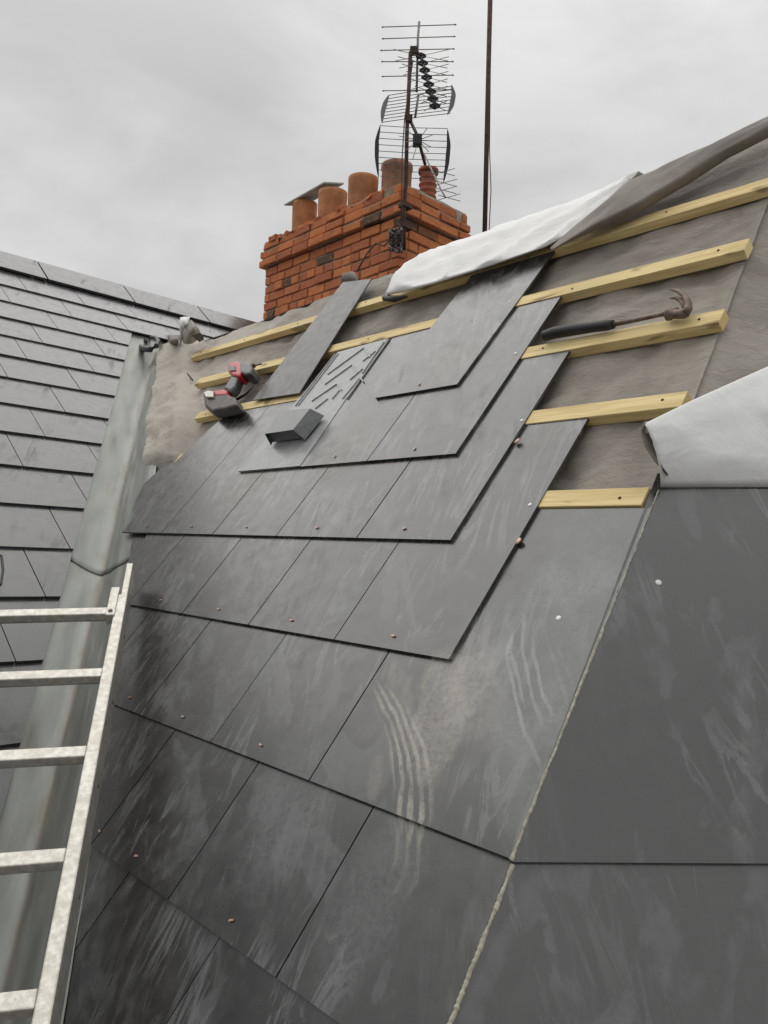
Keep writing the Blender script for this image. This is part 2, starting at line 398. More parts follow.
# ------------------------------------------------------------------ felt
def felt_top(L):
    pts = [(-.5, 2.27), (.9, 2.205), (1.31, 2.146), (2.35, 2.118), (2.84, 2.093), (3.25, 2.069), (4.5, 2.05)]
    for (a, ta), (b, tb) in zip(pts, pts[1:]):
        if L <= b: return ta + (tb-ta)*(L-a)/(b-a)
    return 2.05
BT = [.88+.2535*k for k in range(5)]            # batten lower edges
def sag(t):
    s = 0
    for b in BT:
        if b-.255 < t <= b: s = -.010*math.sin(math.pi*(t-b+.255)/.255)
    return s
felt = thing('roofing_felt', 'taupe breathable roofing felt stretched over the rafters beneath the battens', 'roofing felt', F1(2, 1.5, -.05))
m = MB(); rows = []; uvs = []
nt = 96
for j in range(nt+1):
    v = j/nt; r_ = []; ru = []
    for i in range(190+1):
        uu = i/190
        t0 = .3; 
        L0 = 0; t = t0 + (felt_top(2)-t0)*v
        LL = creaseL(t) - .17 + .012*noise.noise(V((t*6, 3, 0)))
        L = LL + (hipL(t)+.0155-LL)*uu
        tt = t0 + (felt_top(L)-t0)*v
        h = -.0425 + 1.4*sag(tt) + .010*(noise.noise(V((L*5, tt*5, 1)))) - .013*(1-min(1, abs(noise.noise(V((L*3.2+tt*2.2, tt*4.5-L*1.2, 61))))*7))*(.5+noise.noise(V((L*3, tt*3, 71)))) + .0095*noise.noise(V((L*13+tt*8, tt*24-L*3, 5)))
        near = max(0, 1-abs(L-hipL(tt))/.35)
        h += near*.006*noise.noise(V((L*12-tt*16, tt*22+L*14, 9)))
        lf = max(0, min(1, (L-2.9)/.4)); h += lf*.005*noise.noise(V((L*9, tt*7, 4)))
        h += .006*max(0, noise.noise(V((L*6+tt*13, tt*3-L*2, 15))))*1.5
        h = min(h, -.0400)
        fe = min(1, (L-hipL(tt)-.0155)/.05); h = -.0425 + (h+.0425)*fe
        dd = LL-L; el = min(1, max(0, (.36-dd)/.13)); el = el*el*(3-2*el)*min(1, max(0, (tt-1.09)/.06)); h += el*(.051+.004*noise.noise(V((L*6, tt*5, 44))))
        r_.append(F1(L, tt, h)); ru.append((L, tt))
    rows.append(r_); uvs.append(ru)
m.grid(rows, True, uvs); m.build('felt_sheet', M['felt'], felt)
m = MB(); rows = []; uvs = []
for j in range(70):
    b = .15 + 2.05*j/69; r_ = []; ru = []
    for i in range(70):
        a = .0182 + 1.6*i/69
        h = -.0425 - .010*(1-min(1, abs(noise.noise(V((a*4+b*3, b*4-a*2, 61))))*7))*min(1, (a-.018)*8) + .016*noise.noise(V((a*7+b*5, b*6-a*3, 21)))*min(1, (a-.018)*8) + .008*noise.noise(V((a*22+b*17, b*25, 22)))*min(1, (a-.018)*8)
        t_ = .224+b/1.00264; r_.append(F1(hipL(t_)+.0225, t_, -.0450) if i == 0 else FR(a, b, h)); ru.append((a+.3, b*1.37+.11))
    rows.append(r_); uvs.append(ru)
m.grid(rows, True, uvs); m.build('felt_sheet', M['felt'], felt)
# the felt lapped over the ridge
m = MB(); rows = []; uvs = []
for i in range(120):
    L = 4.6 - 3.7*i/119; t = felt_top(L); p = F1(L, t, -.0415)
    w_ = .006*noise.noise(V((L*8, 0, 3)))
    rows.append([p, p+V((0, .02, .004+w_)), p+V((0, .06, -.02+w_)), p+V((0, .30, -.26))]); uvs.append([(L, t), (L, t), (L, t+.05), (L, t+.2)])
m.grid(rows, True, uvs); m.build('ridge_lap', M['felt'], felt)

# ------------------------------------------------------------------ battens
def batten(Lr_, Ll_, t0, label, skew=0.0, w=.043, th=.026):
    m = MB(); top, bot, uv = [], [], []
    N = 14
    bow = random.uniform(-.003, .003)
    f_ = lambda s: t0 + skew*s + bow*math.sin(s*math.pi) 
    rowsT = []
    for i in range(N):
        s = i/(N-1); L = Lr_ + (Ll_-Lr_)*s; t = f_(s)
        j = .0007*noise.noise(V((L*9, t0*9, 1)))
        rowsT.append([F1(L, t, -.0395), F1(L, t, -.0395+th+j), F1(L, t+w, -.0395+th+j), F1(L, t+w, -.0395), F1(L, t, -.0395)])
    u_ = [[(L_*1.0+Lr_, y) for y in (0, th, th+w, 2*th+w, 2*th+2*w)] for L_ in [i*(Ll_-Lr_)/(N-1) for i in range(N)]]
    m.grid(rowsT, False, u_)
    for r_ in (rowsT[0], rowsT[-1]):
        b = len(m.v); m.v += r_[:4]; m.face([b, b+1, b+2, b+3])
    o = tag(m.build('batten', M['pine'], None, bevel=.0015, merge=True), label, 'batten', 'battens nailed across the main roof')
    for L in [Lr_+.055+.4*k for k in range(int((Ll_-Lr_)/.4)+1)]:
        m = MB(); m.lathe(F1(L+.01*math.sin(L*90), t0+w*(.5+.15*math.sin(L*57+t0*9)), -.0395+th+.0008), F1.n, [(.0001, .0008), (.0028, .0006), (.0032, -.001)], 10); m.build('nail', M['rust'], o)
    return o
batten(.756, 2.55, .866, 'short bare end of pine batten, lowest of the row, above the big smeared slate')
batten(.770, 2.75, 1.116, 'pine batten ending under the raised white sheet, second from the bottom')
batten(.775, 2.90, 1.364, 'pine batten that props up the claw hammer, middle one of the five')
batten(.798, 3.20, 1.616, 'pine batten just above the hammer, fourth from the bottom')
batten(.62, 3.54, 1.868, 'topmost pine batten, running just below the folded-back white flap')

# ------------------------------------------------------------------ slates on the main slope
TH = .0065
SLP = .0272
def prism_slate(name, poly, tb, frame, mat, parent=None, lift=0.0, uvf=None, th=TH):
    jit = random.uniform(-.0004, .0004); roll = random.uniform(-.002, .002)
    cx = sum(p[0] for p in poly)/len(poly)
    hh = lambda p: lift - SLP*(p[1]-tb) + jit + roll*(p[0]-cx)
    m = MB(); m.prism([frame(p[0], p[1], hh(p)) for p in poly], [frame(p[0], p[1], hh(p)-th) for p in poly], [uvf(p) if uvf else p for p in poly])
    return m.build(name, mat, parent)
def dots(o_parent, frame, pts, mat, name, r=.003, hh=.0015, disc=True, rect=None):
    for (L, t, h) in pts:
        m = MB()
        c = frame(L, t, h)
        if rect:
            a = random.uniform(-.4, .4); ax = (frame.a*math.cos(a)+frame.b*math.sin(a)); ay = frame.n.cross(ax)
            m.cbox(c+frame.n*hh/2, ax*rect[0], ay*rect[1], frame.n*hh)
        else:
            m.lathe(c, frame.n, [(0, hh), (r*.7, hh*.9), (r, hh*.2), (r, -.001)], 10)
        m.build(name, mat, o_parent)
cutL = lambda t: 2.27 + 1.2*(t-.494) if t < .9 else 2.757
GAP = .0016
# course: (bottom t, top t, joints from right to left, last = None means cut along the valley)
COURSES = [
 (-.56, .04, [('hip',), .97, 1.29]),
 (-.30, .30, [('hip',), .812, 1.129, 1.45]),
 (-.042, .558, [('hip',), .969, 1.291, 1.612]),
 (.228, .862, [('hip',), 1.130, 1.457, 1.775, 2.09]),
 (.502, 1.122, [.973, 1.289, 1.602, 1.912, 2.23]),
 (.767, 1.380, [1.134, 1.427, 1.746, 2.062, 2.375, 2.66]),
]
ORD = ['rightmost', 'second from the right', 'third from the right', 'fourth from the right', 'fifth from the right', 'sixth from the right', 'seventh from the right']
CN = ['course below the frame', 'lowest course in the photo', 'second course from the bottom', 'course of the finger-wiped slate', 'course above the finger-wiped slate', 'course under the plastic vent']
SPECIAL = {
 (3, 0): 'large slate by the mortared hip with beige dust and curved finger wipes',
 (2, 0): 'dark slate right below the finger-wiped one, its corner touching the hip mortar',
 (4, 0): 'fully exposed slate with a beige top end and a copper disc at its edge',
 (5, 0): 'long exposed slate stepping up left of the beige topped one',
}
for ci, (tb, tt, js) in enumerate(COURSES):
    n = len(js)
    for k in range(n):
        hipside = isinstance(js[k], tuple)
        rb = (hipL(tb)+.0004) if hipside else js[k]+GAP
        rt = (hipL(tt)+.0004) if hipside else js[k]+GAP
        last = (k == n-1)
        if not last:
            lb = lt = js[k+1]-GAP
        else:
            lb = cutL(tb); lt = cutL(tt)
        if not last and lb > cutL(tb):         # joint runs out into the valley cut
            pass
        poly = [(rb, tb), (rt, tt), (lt, tt), (lb, tb)]
        if ci == 5 and last:
            poly = [(rb, tb), (rt, 1.345), (2.685, 1.28), (2.70, 1.20), (2.72, 1.11), (2.815, 1.095), (2.835, .995), (2.757, .90), (2.62, .785), (cutL(tb), tb)]
            poly = [(rb, tb), (rt, 1.335), (2.69, 1.28), (2.71, 1.18), (2.73, 1.115), (2.80, 1.10), (2.83, 1.00), (2.76, .90), (cutL(tb)+.005, tb)]
            poly[0] = (min(2.595, rb), tb)
        else:
            # clip to the valley cut line
            def clip(P):
                out = []
                g_ = lambda p: cutL(p[1]) - p[0]
                for i in range(len(P)):
                    a, b = P[i], P[(i+1) % len(P)]; ga, gb = g_(a), g_(b)
                    if ga >= -1e-6: out.append(a)
                    if (ga > 1e-6 and gb < -1e-6) or (ga < -1e-6 and gb > 1e-6):
                        s = ga/(ga-gb); out.append((a[0]+(b[0]-a[0])*s, a[1]+(b[1]-a[1])*s))
                return out
            if ci < 5: poly = clip(poly)
        if len(poly) < 3: continue
        lab = SPECIAL.get((ci, k)) or '%s slate, %s' % (ORD[k] if not last else 'valley-side cut', CN[ci])
        o = prism_slate('roof_slate', poly, tb, F1, M['slate'])
        tag(o, lab, 'slate', 'slates laid on the main slope')
        # copper rivet through the tail and nail heads
        if (not last or ci < 5) and not hipside:
            cx = (min(p[0] for p in poly if abs(p[1]-tb) < .02)+max(p[0] for p in poly if abs(p[1]-tb) < .02))/2 if any(abs(p[1]-tb) < .02 for p in poly) else None
            if cx is not None:
                pts = [(cx+random.uniform(-.015, .015), tb+.028, 0)]
                dots(None, F1, pts, M['copper'], 'tmp', rect=(.0055, .011), hh=.002) if False else None
                m = MB(); a = random.uniform(-.5, .3); ax = F1.a*math.cos(a)+F1.b*math.sin(a); ay = F1.n.cross(ax)
                m.cbox(F1(*pts[0][:2], .0012), ay*.0034, ax*.009, F1.n*.002); m.build('copper_rivet', M['copper'], o)
def add_nails(o, lst, frame, r=.0042):
    for L, t, h in lst:
        m = MB(); m.lathe(frame(L, t, h), frame.n, [(0.0001, .0012), (r*.7, .0011), (r, .0003), (r, -.002)], 12); m.build('nail', M['nail'], o)
by_label = {o.get('label'): o for o in bpy.data.objects if o.get('label')}
def nail_px(lab, px, py, tb, frame=F1, r=.0042):
    o = by_label[lab]; a, b = frame.at(px, py, -.002); add_nails(o, [(a, b, -SLP*(b-tb)+.0004)], frame, r)
nail_px(SPECIAL[(3, 0)], 556, 615, .228, r=.005)
nail_px(SPECIAL[(4, 0)], 528, 502, .502)
nail_px(SPECIAL[(5, 0)], 520, 418, .767)
# copper discs sticking out of the long edges
for lab, px, py, tb in ((SPECIAL[(4, 0)], 518, 541, .502), (SPECIAL[(5, 0)], 517, 441, .767)):
    o = by_label[lab]; a, b = F1.at(px, py, -.008)
    m = MB(); m.lathe(F1(a, b, -.008), F1.n+F1.a*.3, [(.0001, .001), (.0075, .001), (.0075, -.001), (.0001, -.001)], 16)
    m.build('copper_rivet', M['copper'], o)

# upper partly laid courses
def one(poly, tb, lab, lift=0.0, mat='slate'):
    o = prism_slate('roof_slate', poly, tb, F1, M[mat], lift=lift); tag(o, lab, 'slate', 'slates laid on the main slope'); by_label[lab] = o; return o
A = one([(1.278, 1.022), (1.278, 1.640), (1.588, 1.640), (1.585, 1.022)], 1.022, 'exposed slate whose right edge points up at the hammer grip')
B = one([(1.588, 1.022), (1.592, 1.640), (1.925, 1.640), (1.893, 1.022)], 1.022, 'beige-smeared slate directly right of the plastic vent')
C_ = one([(1.434, 1.284), (1.420, 1.905), (1.738, 1.905), (1.750, 1.284)], 1.284, 'topmost laid slate, its upper end touching the top batten')
nail_px('exposed slate whose right edge points up at the hammer grip', 514, 351, 1.022)
nail_px('topmost laid slate, its upper end touching the top batten', 508, 300, 1.284, r=.0038)
for o, cx, tb in ((A, 1.43, 1.022), (B, 1.74, 1.022), (C_, 1.59, 1.284)):
    m = MB(); m.cbox(F1(cx, tb+.028, .0012), F1.a*.0034, F1.b*.009, F1.n*.002); m.build('copper_rivet', M['copper'], o)
# the loose slate propped on the battens
m = MB(); lp = [(2.205, 1.392, .006), (2.345, 2.045, -.003), (2.550, 2.085, -.003), (2.50, 1.40, .006)]
lp = [(*F1.at(299, 393, .0), .0), (*F1.at(371, 279, 0), 0.0), (*F1.at(343, 282, 0), 0.0), (*F1.at(253, 400, 0), .0)]
m.prism([F1(a, b, h) for a, b, h in lp], [F1(a, b, h-.005) for a, b, h in lp], [(a, b) for a, b, h in lp])
tag(m.build('loose_slate', M['slate_loose']), 'loose slate leaning up across the battens toward the chimney', 'slate')

# right of the hip
def rslate(poly, b0, lab, uvo):
    hh = lambda p: -SLP*(p[1]-b0)*.98
    m = MB(); m.prism([FR(p[0], p[1], hh(p)) for p in poly], [FR(p[0], p[1], hh(p)-TH) for p in poly], [(p[0]+.49*p[1]+uvo, p[1]*.87) for p in poly])
    o = m.build('roof_slate', M['slate_plain']); tag(o, lab, 'slate', 'slates laid on the slope right of the hip'); return o
RS = rslate([(.0004, 0), (.60, 0), (.60-.30, .722), (.0004, .722)], 0, 'big dark slate right of the hip with its top edge under the white sheet', 3.0)
rslate([(.606, 0), (1.20, 0), (.90, .722), (.306, .722)], 0, 'dark slate just beyond the right frame edge past the hip', 5.0)
R2 = rslate([(.0004, -.27), (1.0, -.27), (.80, .22), (.0004, .22)], -.27, 'lower dark slate right of the hip in the bottom right corner', 7.4)
rslate([(.002, -.54), (.60, -.54), (.40, -.0), (.002, -.0)], -.54, 'slate below the bottom right corner slate, outside the frame', 9.1)
a, b = FR.at(660, 580, -.004); add_nails(RS, [(a, b, -SLP*.98*b+.0004)], FR, .0052)

# mortar bead down the mitred hip
def bead(t0, t1, tb, r, name='mortar_bead'):
    m = MB(); pts, rs = [], []
    N = int((t1-t0)/.0018)
    for i in range(N+1):
        t = t0 + (t1-t0)*i/N
        h = -SLP*(t-tb) - .0005 
        wv = .0016*noise.noise(V((t*40, tb, 0))) + .0008*noise.noise(V((t*190, tb, 3)))
        pts.append(F1(hipL(t)+wv, t, h)); rs.append(max(.0008, r*(1+.5*noise.noise(V((t*38, 7, tb)))+.45*noise.noise(V((t*240, 9, tb))))))
    m.tube(pts, rs, 6); return m
hipbead = thing('hip_mortar', 'thin cream mortar line pointed along the mitred hip', 'mortar line', F1(hipL(.3), .3, 0))
bead(.226, .60, .228, .0022).build('mortar_bead', M['mortar'], hipbead)
bead(.595, .905, .228, .0013).build('mortar_bead', M['mortar'], hipbead)
bead(-.045, .224, -.042, .0031).build('mortar_bead', M['mortar'], hipbead)
bead(-.30, -.047, -.30, .0031).build('mortar_bead', M['mortar'], hipbead)

# ------------------------------------------------------------------ slate vent with its cowl
vent = thing('slate_vent', 'grey plastic slate vent with moulded chevron ribs and a dark hooded cowl', 'roof vent', F1(2.03, 1.022, 0))
vp = [F1.at(300, 466, 0), F1.at(387, 337, -.01), F1.at(337, 351, -.01), F1.at(296, 400, -.005), (2.195, 1.022)]
hv = lambda p: .001 - SLP*(p[1]-1.022)
m = MB(); m.prism([F1(p[0], p[1], hv(p)) for p in vp], [F1(p[0], p[1], hv(p)-.006) for p in vp], vp); m.build('vent_plate', M['greyp'], vent)
o6 = lambda x, y: (225+x/4.388, 330+y/4.388)
ribs = [((445, 190), (605, 68)), ((435, 235), (555, 145)), ((380, 310), (490, 232)), ((555, 145), (575, 188)), ((605, 68), (632, 112)), ((490, 232), (510, 262)),
        ((515, 300), (590, 205)), ((545, 215), (600, 165)), ((470, 300), (500, 262)), ((395, 345), (450, 300)), ((600, 130), (655, 85)), ((590, 205), (605, 225)),
        ((490, 96), (320, 330)), ((476, 100), (308, 332)), ((712, 34), (535, 300)), ((690, 44), (600, 185))]
m = MB()
for a, b in ribs:
    pa, pb = F1.at(*o6(*a), -.005), F1.at(*o6(*b), -.005)
    A_, B_ = F1(pa[0], pa[1], hv(pa)+.002), F1(pb[0], pb[1], hv(pb)+.002); dv = (B_-A_); sd = F1.n.cross(dv).normalized()
    m.box(A_-sd*.002-F1.n*.003, dv, sd*.004, F1.n*.0045)
m.build('chevron_ribs', M['greyp'], vent)
HC = .042
A1 = F1(*F1.at(265, 434, HC), HC); A2 = F1(*F1.at(293, 430, HC), HC); A3 = F1(*F1.at(310, 409, HC*.95), HC*.95); A4 = F1(*F1.at(281, 411, HC*.95), HC*.95)
B2 = F1(*F1.at(305, 440, .004), .004); B3 = F1(*F1.at(324, 416, .004), .004)
B1 = F1(*F1.at(271, 445, .004), .004); B4 = F1(F1.at(281, 411, HC*.95)[0]+.03, F1.at(281, 411, HC*.95)[1], .004)
m = MB()
for q in ([A1, A2, A3, A4], [A2, B2, B3, A3], [A1, A4, B4, B1], [A4, A3, B3, B4]):
    b = len(m.v); m.v += q; m.face([b, b+1, b+2, b+3])
# louvre wall set back inside the mouth
k_ = .12; back = lambda p, q: p.lerp(q, k_)
b = len(m.v); m.v += [back(A1, A4), back(A2, A3), back(B2, B3), back(B1, B4)]; m.face([b, b+1, b+2, b+3])
m.build('cowl', M['cowl'], vent, solid=.003, merge=True)

# ------------------------------------------------------------------ white sheets
flap = thing('membrane_flap', 'roofing membrane folded back over the ridge showing its white underside', 'roofing membrane', F1(1.8, 2.0, 0))
low = [(387, 293), (405, 289), (430, 283), (470, 271), (510, 258), (545, 246), (572, 231), (600, 207), (630, 180)]
m = MB(); rows = []; uvs = []
N = 60
def interp(P, s):
    x = s*(len(P)-1); i = min(int(x), len(P)-2); f = x-i
    return tuple(P[i][k]*(1-f)+P[i+1][k]*f for k in range(len(P[0])))
for i in range(N+1):
    s = i/N
    px, py = interp(low, s)
    h0 = .018*(1-s)**.7+.006
    L, tl = F1.at(px, py, h0)
    rr = max(.002, .006*(1-s*1.05)) if s < .9 else .002
    tr = felt_top(L) + .004 - .05*max(0, 1-s*9)
    row = []
    for j in range(13):
        q = j/12
        tt = tr + (tl+rr*.2-tr)*q
        hb = h0 + rr*.6
        h = -.02 + (hb+.02)*min(1, q*3.2)**.6 + .004*math.sin(q*math.pi)*(1-s) + (.007*noise.noise(V((L*9, q*3+L*2, 2))) + .009*(1-min(1, abs(noise.noise(V((L*4+q*2, q*2.2-L*5, 12))))*6)))*min(1, q*4)
        Lj = L + (1-q)*(-.02 + .05*(1-s))
        row.append(F1(Lj, tt, h))
    bt, bh = tl+rr*.2, h0+rr*.6
    for j in range(1, 11):
        a = j/10*math.pi*1.75
        row.append(F1(L, bt-rr*math.sin(a), bh - rr + rr*math.cos(a)))
    rows.append(row)
m.grid(rows); m.build('white_side', M['white'], flap, solid=.0012)
m = MB(); m.tube([F1(*F1.at(384, 297, .01), .006), F1(*F1.at(394, 298, .01), .006), F1(*F1.at(406, 295, .01), .004)], [.011, .012, .004], 12, closed=True); m.build('roll_mouth_shade', M['black'], flap)  # black tube stands in for the shaded opening under the flap's curl
m = MB(); rows = []
up = [(550, 246), (590, 211), (628, 179), (680, 157), (720, 139), (768, 117), (830, 90)]
lo = [(552, 250), (592, 226), (632, 206), (680, 178), (720, 152), (768, 127), (830, 98)]
for i in range(50):
    s = i/49; xu, yu = interp(up, s); xl, yl = interp(lo, s)
    gr = min(1, s*4); La, ta = F1.at(xu, yu+2, .02); Lb, tb_ = F1.at(xl, yl, .035)
    row = []
    for j in range(18):
        q = j/17
        if q < .62:
            f = q/.62; L = La+(Lb-La)*f; t = ta+(tb_-ta)*f; h = .02*(1-f)+.035*f + .012*gr*math.sin(f*math.pi) + .010*gr*noise.noise(V((L*9, f*3, 8)))
        else:
            f = (q-.62)/.38; a = f*math.pi*1.1; r2 = .003+.014*gr; L = Lb; t = tb_ + r2*.0 - r2*math.sin(a)*.6 + .03*f; h = .035 - r2 + r2*math.cos(a)
        row.append(F1(L, t, h))
    rows.append(row)
m.grid(rows); m.build('grey_side', M['grey'], flap, solid=.0012)

m = MB(); rows = []
N = 60
foldp = [(645, 425), (690, 403), (730, 385), (768, 368), (850, 330), (960, 285)]
for i in range(N+1):
    s = i/N; px, py = interp(foldp, s)
    hf = .055
    a1, b1_ = FR.at(px, py, hf)
    ab, bb = FR.at(665+s*330, 476, -.008); 
    row = []
    for j in range(16):                         # foot tucked behind the slate, rising to the fold
        q = j/15
        a = ab+(a1-ab)*q; b = bb - .02*(1-q) + (b1_-bb+.02*0)*q
        h = -.016 + (hf+.016)*(q**.75) + .010*math.sin(q*math.pi) + (.006*noise.noise(V((a*8, q*4+a*3, 31))) + .006*(1-min(1, abs(noise.noise(V((a*5+q*1.5, q*1.6-a*3, 33))))*7)))*math.sin(q*math.pi)
        row.append(FR(a, b, h))
    rr = .014
    for j in range(1, 12):
        t_ = j/11*math.pi*.95
        row.append(FR(a1+.005*j/11, b1_ + rr*math.sin(t_)*.9, hf - rr + rr*math.cos(t_)))
    rows.append(row)
m.grid(rows)
m2 = MB(); o1 = [(645, 421), (641, 431), (645, 447), (655, 462), (664, 472)]; i1 = [(652, 421), (654, 433), (659, 448), (664, 462), (668, 476)]
m2.grid([[FR(*FR.at(*p, .05-.01*k), .05-.01*k) for k, p in enumerate(o1)], [FR(*FR.at((p[0]+q[0])/2, (p[1]+q[1])/2, .02), .02) for p, q in zip(o1, i1)], [FR(*FR.at(*p, .03-.006*k), .03-.006*k) for k, p in enumerate(i1)]])
wsheet = tag(m.build('membrane_sheet', M['white'], None, solid=.0015), 'smooth white membrane sheet peeled back behind the dark slate right of the hip', 'roofing membrane')
m2.build('underside', M['grey'], wsheet, solid=.0015)

# ------------------------------------------------------------------ lead valley
valley = thing('lead_valley', 'weathered grey lead valley gutter between the two roof slopes', 'valley gutter', F1(creaseL(.5), .5, 0))
def lead_sheet(ta, tb_, lift):
    m = MB(); rows = []; uvs = []
    N = int((tb_-ta)/.02)
    for i in range(N+1):
        tq = ta+(tb_-ta)*i/N
        # right wing lies on the main slope, left wing on the left slope
        row = []; ru = []
        for k in range(-14, 15):
            x = k*.022
            t = tq + (.34*x if x > 0 else .10*x)*max(0, 1-(tq-ta)/.5)*(1 if lift else 0); c0 = F1(creaseL(t), t, -.024)
            if x > 0: p = F1(creaseL(min(t, 2.07))-x*.80, min(t, 2.07), -.024-max(0, t-2.07))
            else:
                p = c0 + (-x)*(V(F3.b)*.75 - V(F3.a)*.45)
            nn = F1.n if x > 0 else F3.n
            if x <= 0: p = p + F3.n*(-.024 - (p-F3.o).dot(F3.n))
            wv = .004*noise.noise(V((x*14, t*7, 1))) + .002*noise.noise(V((x*40, t*20, 5)))
            rd = .010*math.exp(-(x/.02)**2)
            row.append(p + nn*(lift+wv) + V((0, 0, 1))*rd); ru.append((x, t))
        rows.append(row); uvs.append(ru)
    m.grid(rows, True, uvs); return m.build('lead_sheet', M['lead'], valley, solid=.002)
lead_sheet(-1.6, .78, 0)
lead_sheet(.60, 2.40, .0035)

# ------------------------------------------------------------------ left roof, finished
lroof = thing('finished_roof', 'finished grey slate roof with ridge tiles, left of the lead valley', 'roof', F3(1.5, 2.0, 0))
bott = [4.324, 4.103, 3.895, 3.686, 3.474, 3.259, 3.027, 2.801, 2.566, 2.327, 2.089, 1.851, 1.591, 1.319, 1.06, .80, .54, .28, .02, -.24]
j0 = [2.26, 2.12, 1.98, 1.844, 1.712, 1.574, 1.433, 1.284, 1.136, 1.313, 1.16, 1.01, .856, .70, .55, .40, .25, .10, -.05, -.2]
def cut3(t): return 1.055+.485*(t-1.85) if t < 3.98 else 6.0
m = MB()
for ci, (tb, jj) in enumerate(zip(bott, j0)):
    tt = (bott[ci-1] if ci else 4.56) + .09
    tt = min(tt, 4.60)
    x = jj - .316*14
    for k in range(36):
        xa, xb = x+.316*k+.0016, x+.316*(k+1)-.0016
        if xa < -3.5: continue
        ja = random.uniform(-.0006, .0006)
        P = [(xa, tb), (xb, tb), (xb, tt), (xa, tt)]
        out = []
        def g_(p): return (1.055+.485*(p[1]-1.85) if tb < 3.9 else 4.6) - p[0]
        for i in range(4):
            a, b = P[i], P[(i+1) % 4]; ga, gb = g_(a), g_(b)
            if ga >= 0: out.append(a)
            if (ga > 0) != (gb > 0):
                s = ga/(ga-gb); out.append((a[0]+(b[0]-a[0])*s, a[1]+(b[1]-a[1])*s))
        if len(out) < 3 or (max(p[0] for p in out)-min(p[0] for p in out)) < .02: continue
        hh = lambda p: -.036*(p[1]-tb)+ja
        ru = random.random()*5
        m.prism([F3(p[0], p[1], hh(p)) for p in out], [F3(p[0], p[1], hh(p)-.0080) for p in out], [(p[0]+ru, p[1]) for p in out])
m.build('slate_covering', M['slate_left'], lroof)
m = MB(); q = [F3(-4, -.6, -.03), F3(-.2, -.6, -.03), F3(2.35, 3.98, -.03), F3(5, 3.98, -.03), F3(5, 4.66, -.03), F3(-4, 4.66, -.03)]
q = [F3(-4, -.6, -.04), F3(-.3, -.6, -.04), F3(1.95, 3.96, -.04), F3(5, 3.96, -.04), F3(5, 4.66, -.03), F3(-4, 4.66, -.03)]
m.prism(q, [p-V((0, 0, .08)) for p in q]); m.build('roof_boarding', M['deck'], lroof)
rt = F3(0, 4.70, -.03); dnl = V((-2.8, 0, -2.2))
m = MB(); q = [F3(-4, 4.68, -.03), F3(5, 4.68, -.03), F3(5, 4.68, -.03)+dnl, F3(-4, 4.68, -.03)+dnl]
m.prism(q, [p-V((0, 0, .06)) for p in q]); m.build('rear_slope', M['slate_left'], lroof)
m = MB(); q = [F3(-3.9, -.55, -.2), F3(-.4, -.55, -.2), F3(5, 4.6, -.2)+dnl, F3(-3.9, 4.6, -.2)+dnl]; zt = min(p.z for p in q)
q = [V((q[0].x, q[0].y, zt)), V((q[0].x, 3.4, zt)), V((q[2].x+.2, 3.4, zt)), V((q[3].x+.2, q[3].y, zt))]
m.prism(q, [V((p.x, p.y, 0)) for p in q]); m.build('wall', M['render'], lroof)
x = 1.27-.53*9
while x < 5:
    m = MB(); l0, l1 = x+.004, x+.53-.004
    z0 = random.uniform(-.001, .001)
    pr = [(4.545, .012), (4.765, .018), (4.78, .012)]
    e = [F3(l0, 4.545, .012+z0), F3(l1, 4.545, .012+z0), F3(l1, 4.775, .020+z0), F3(l0, 4.775, .020+z0)]
    dv = V((-.16, 0, -.13))
    m.prism(e, [p-F3.n*.014 for p in e], [(l0, 0), (l1, 0), (l1, .24), (l0, .24)])
    e2_ = [e[3], e[2], e[2]+dv, e[3]+dv]; m.prism(e2_, [p-V((-.5, 0, .8))*.014 for p in e2_])
    m.build('ridge_tile', M['slate_left'], lroof, bevel=.002); x += .53

# ------------------------------------------------------------------ aluminium ladder
dl = c2w((-.204, .499, 1)).normalized(); lleft = c2w((-1, 0, -.204)).normalized()
ln = dl.cross(lleft); ln = ln if ln.dot(EYE-far(113, 614, 2.12)) > 0 else -ln
Lo = far(114.5, 614, 2.12)
lad = thing('ladder', 'weathered aluminium ladder lying up the lead valley', 'ladder', Lo-dl*1.2)
RW, RD, RG = .0265, .080, .27; WID = .36
P0 = lambda u_, x, h: Lo + dl*u_ + lleft*x + ln*h
for x0 in (-RW, WID):
    m = MB()
    # hollow box stile: four walls
    a, b = -1.75, .075
    m.box(P0(a, x0, -RD+.014), dl*(b-a), lleft*RW, ln*RD); o = m.build('rail', M['alu'], lad, bevel=.003)
    m = MB(); m.box(P0(.0, x0+.001, -RD+.018), dl*.245, lleft*(RW-.010), ln*(RD-.006)); m.build('rail', M['alu'], lad, bevel=.002)
    sx = x0+RW if x0 < 0 else x0-.006
    m = MB(); m.box(P0(-.03, sx-.004, -.012), dl*.135, lleft*.022, ln*.030); o2 = m.build('bracket', M['alu'], lad, bevel=.002)
    m = MB(); m.lathe(P0(-.012, sx+.008, .018), ln, [(.0001, .003), (.005, .003), (.006, 0), (.006, -.004)], 10); m.build('bolt', M['steel'], o2)
    for k in range(12):
        m = MB(); u_ = -.05-.13*k; m.lathe(P0(u_, x0+(-.0005 if x0 < 0 else RW+.0005), -RD*.45), -lleft if x0 < 0 else lleft, [(.0001, .0016), (.004, .0014), (.005, 0)], 8)
        if k % 2 == 0: m.build('rivet', M['steel'], lad)
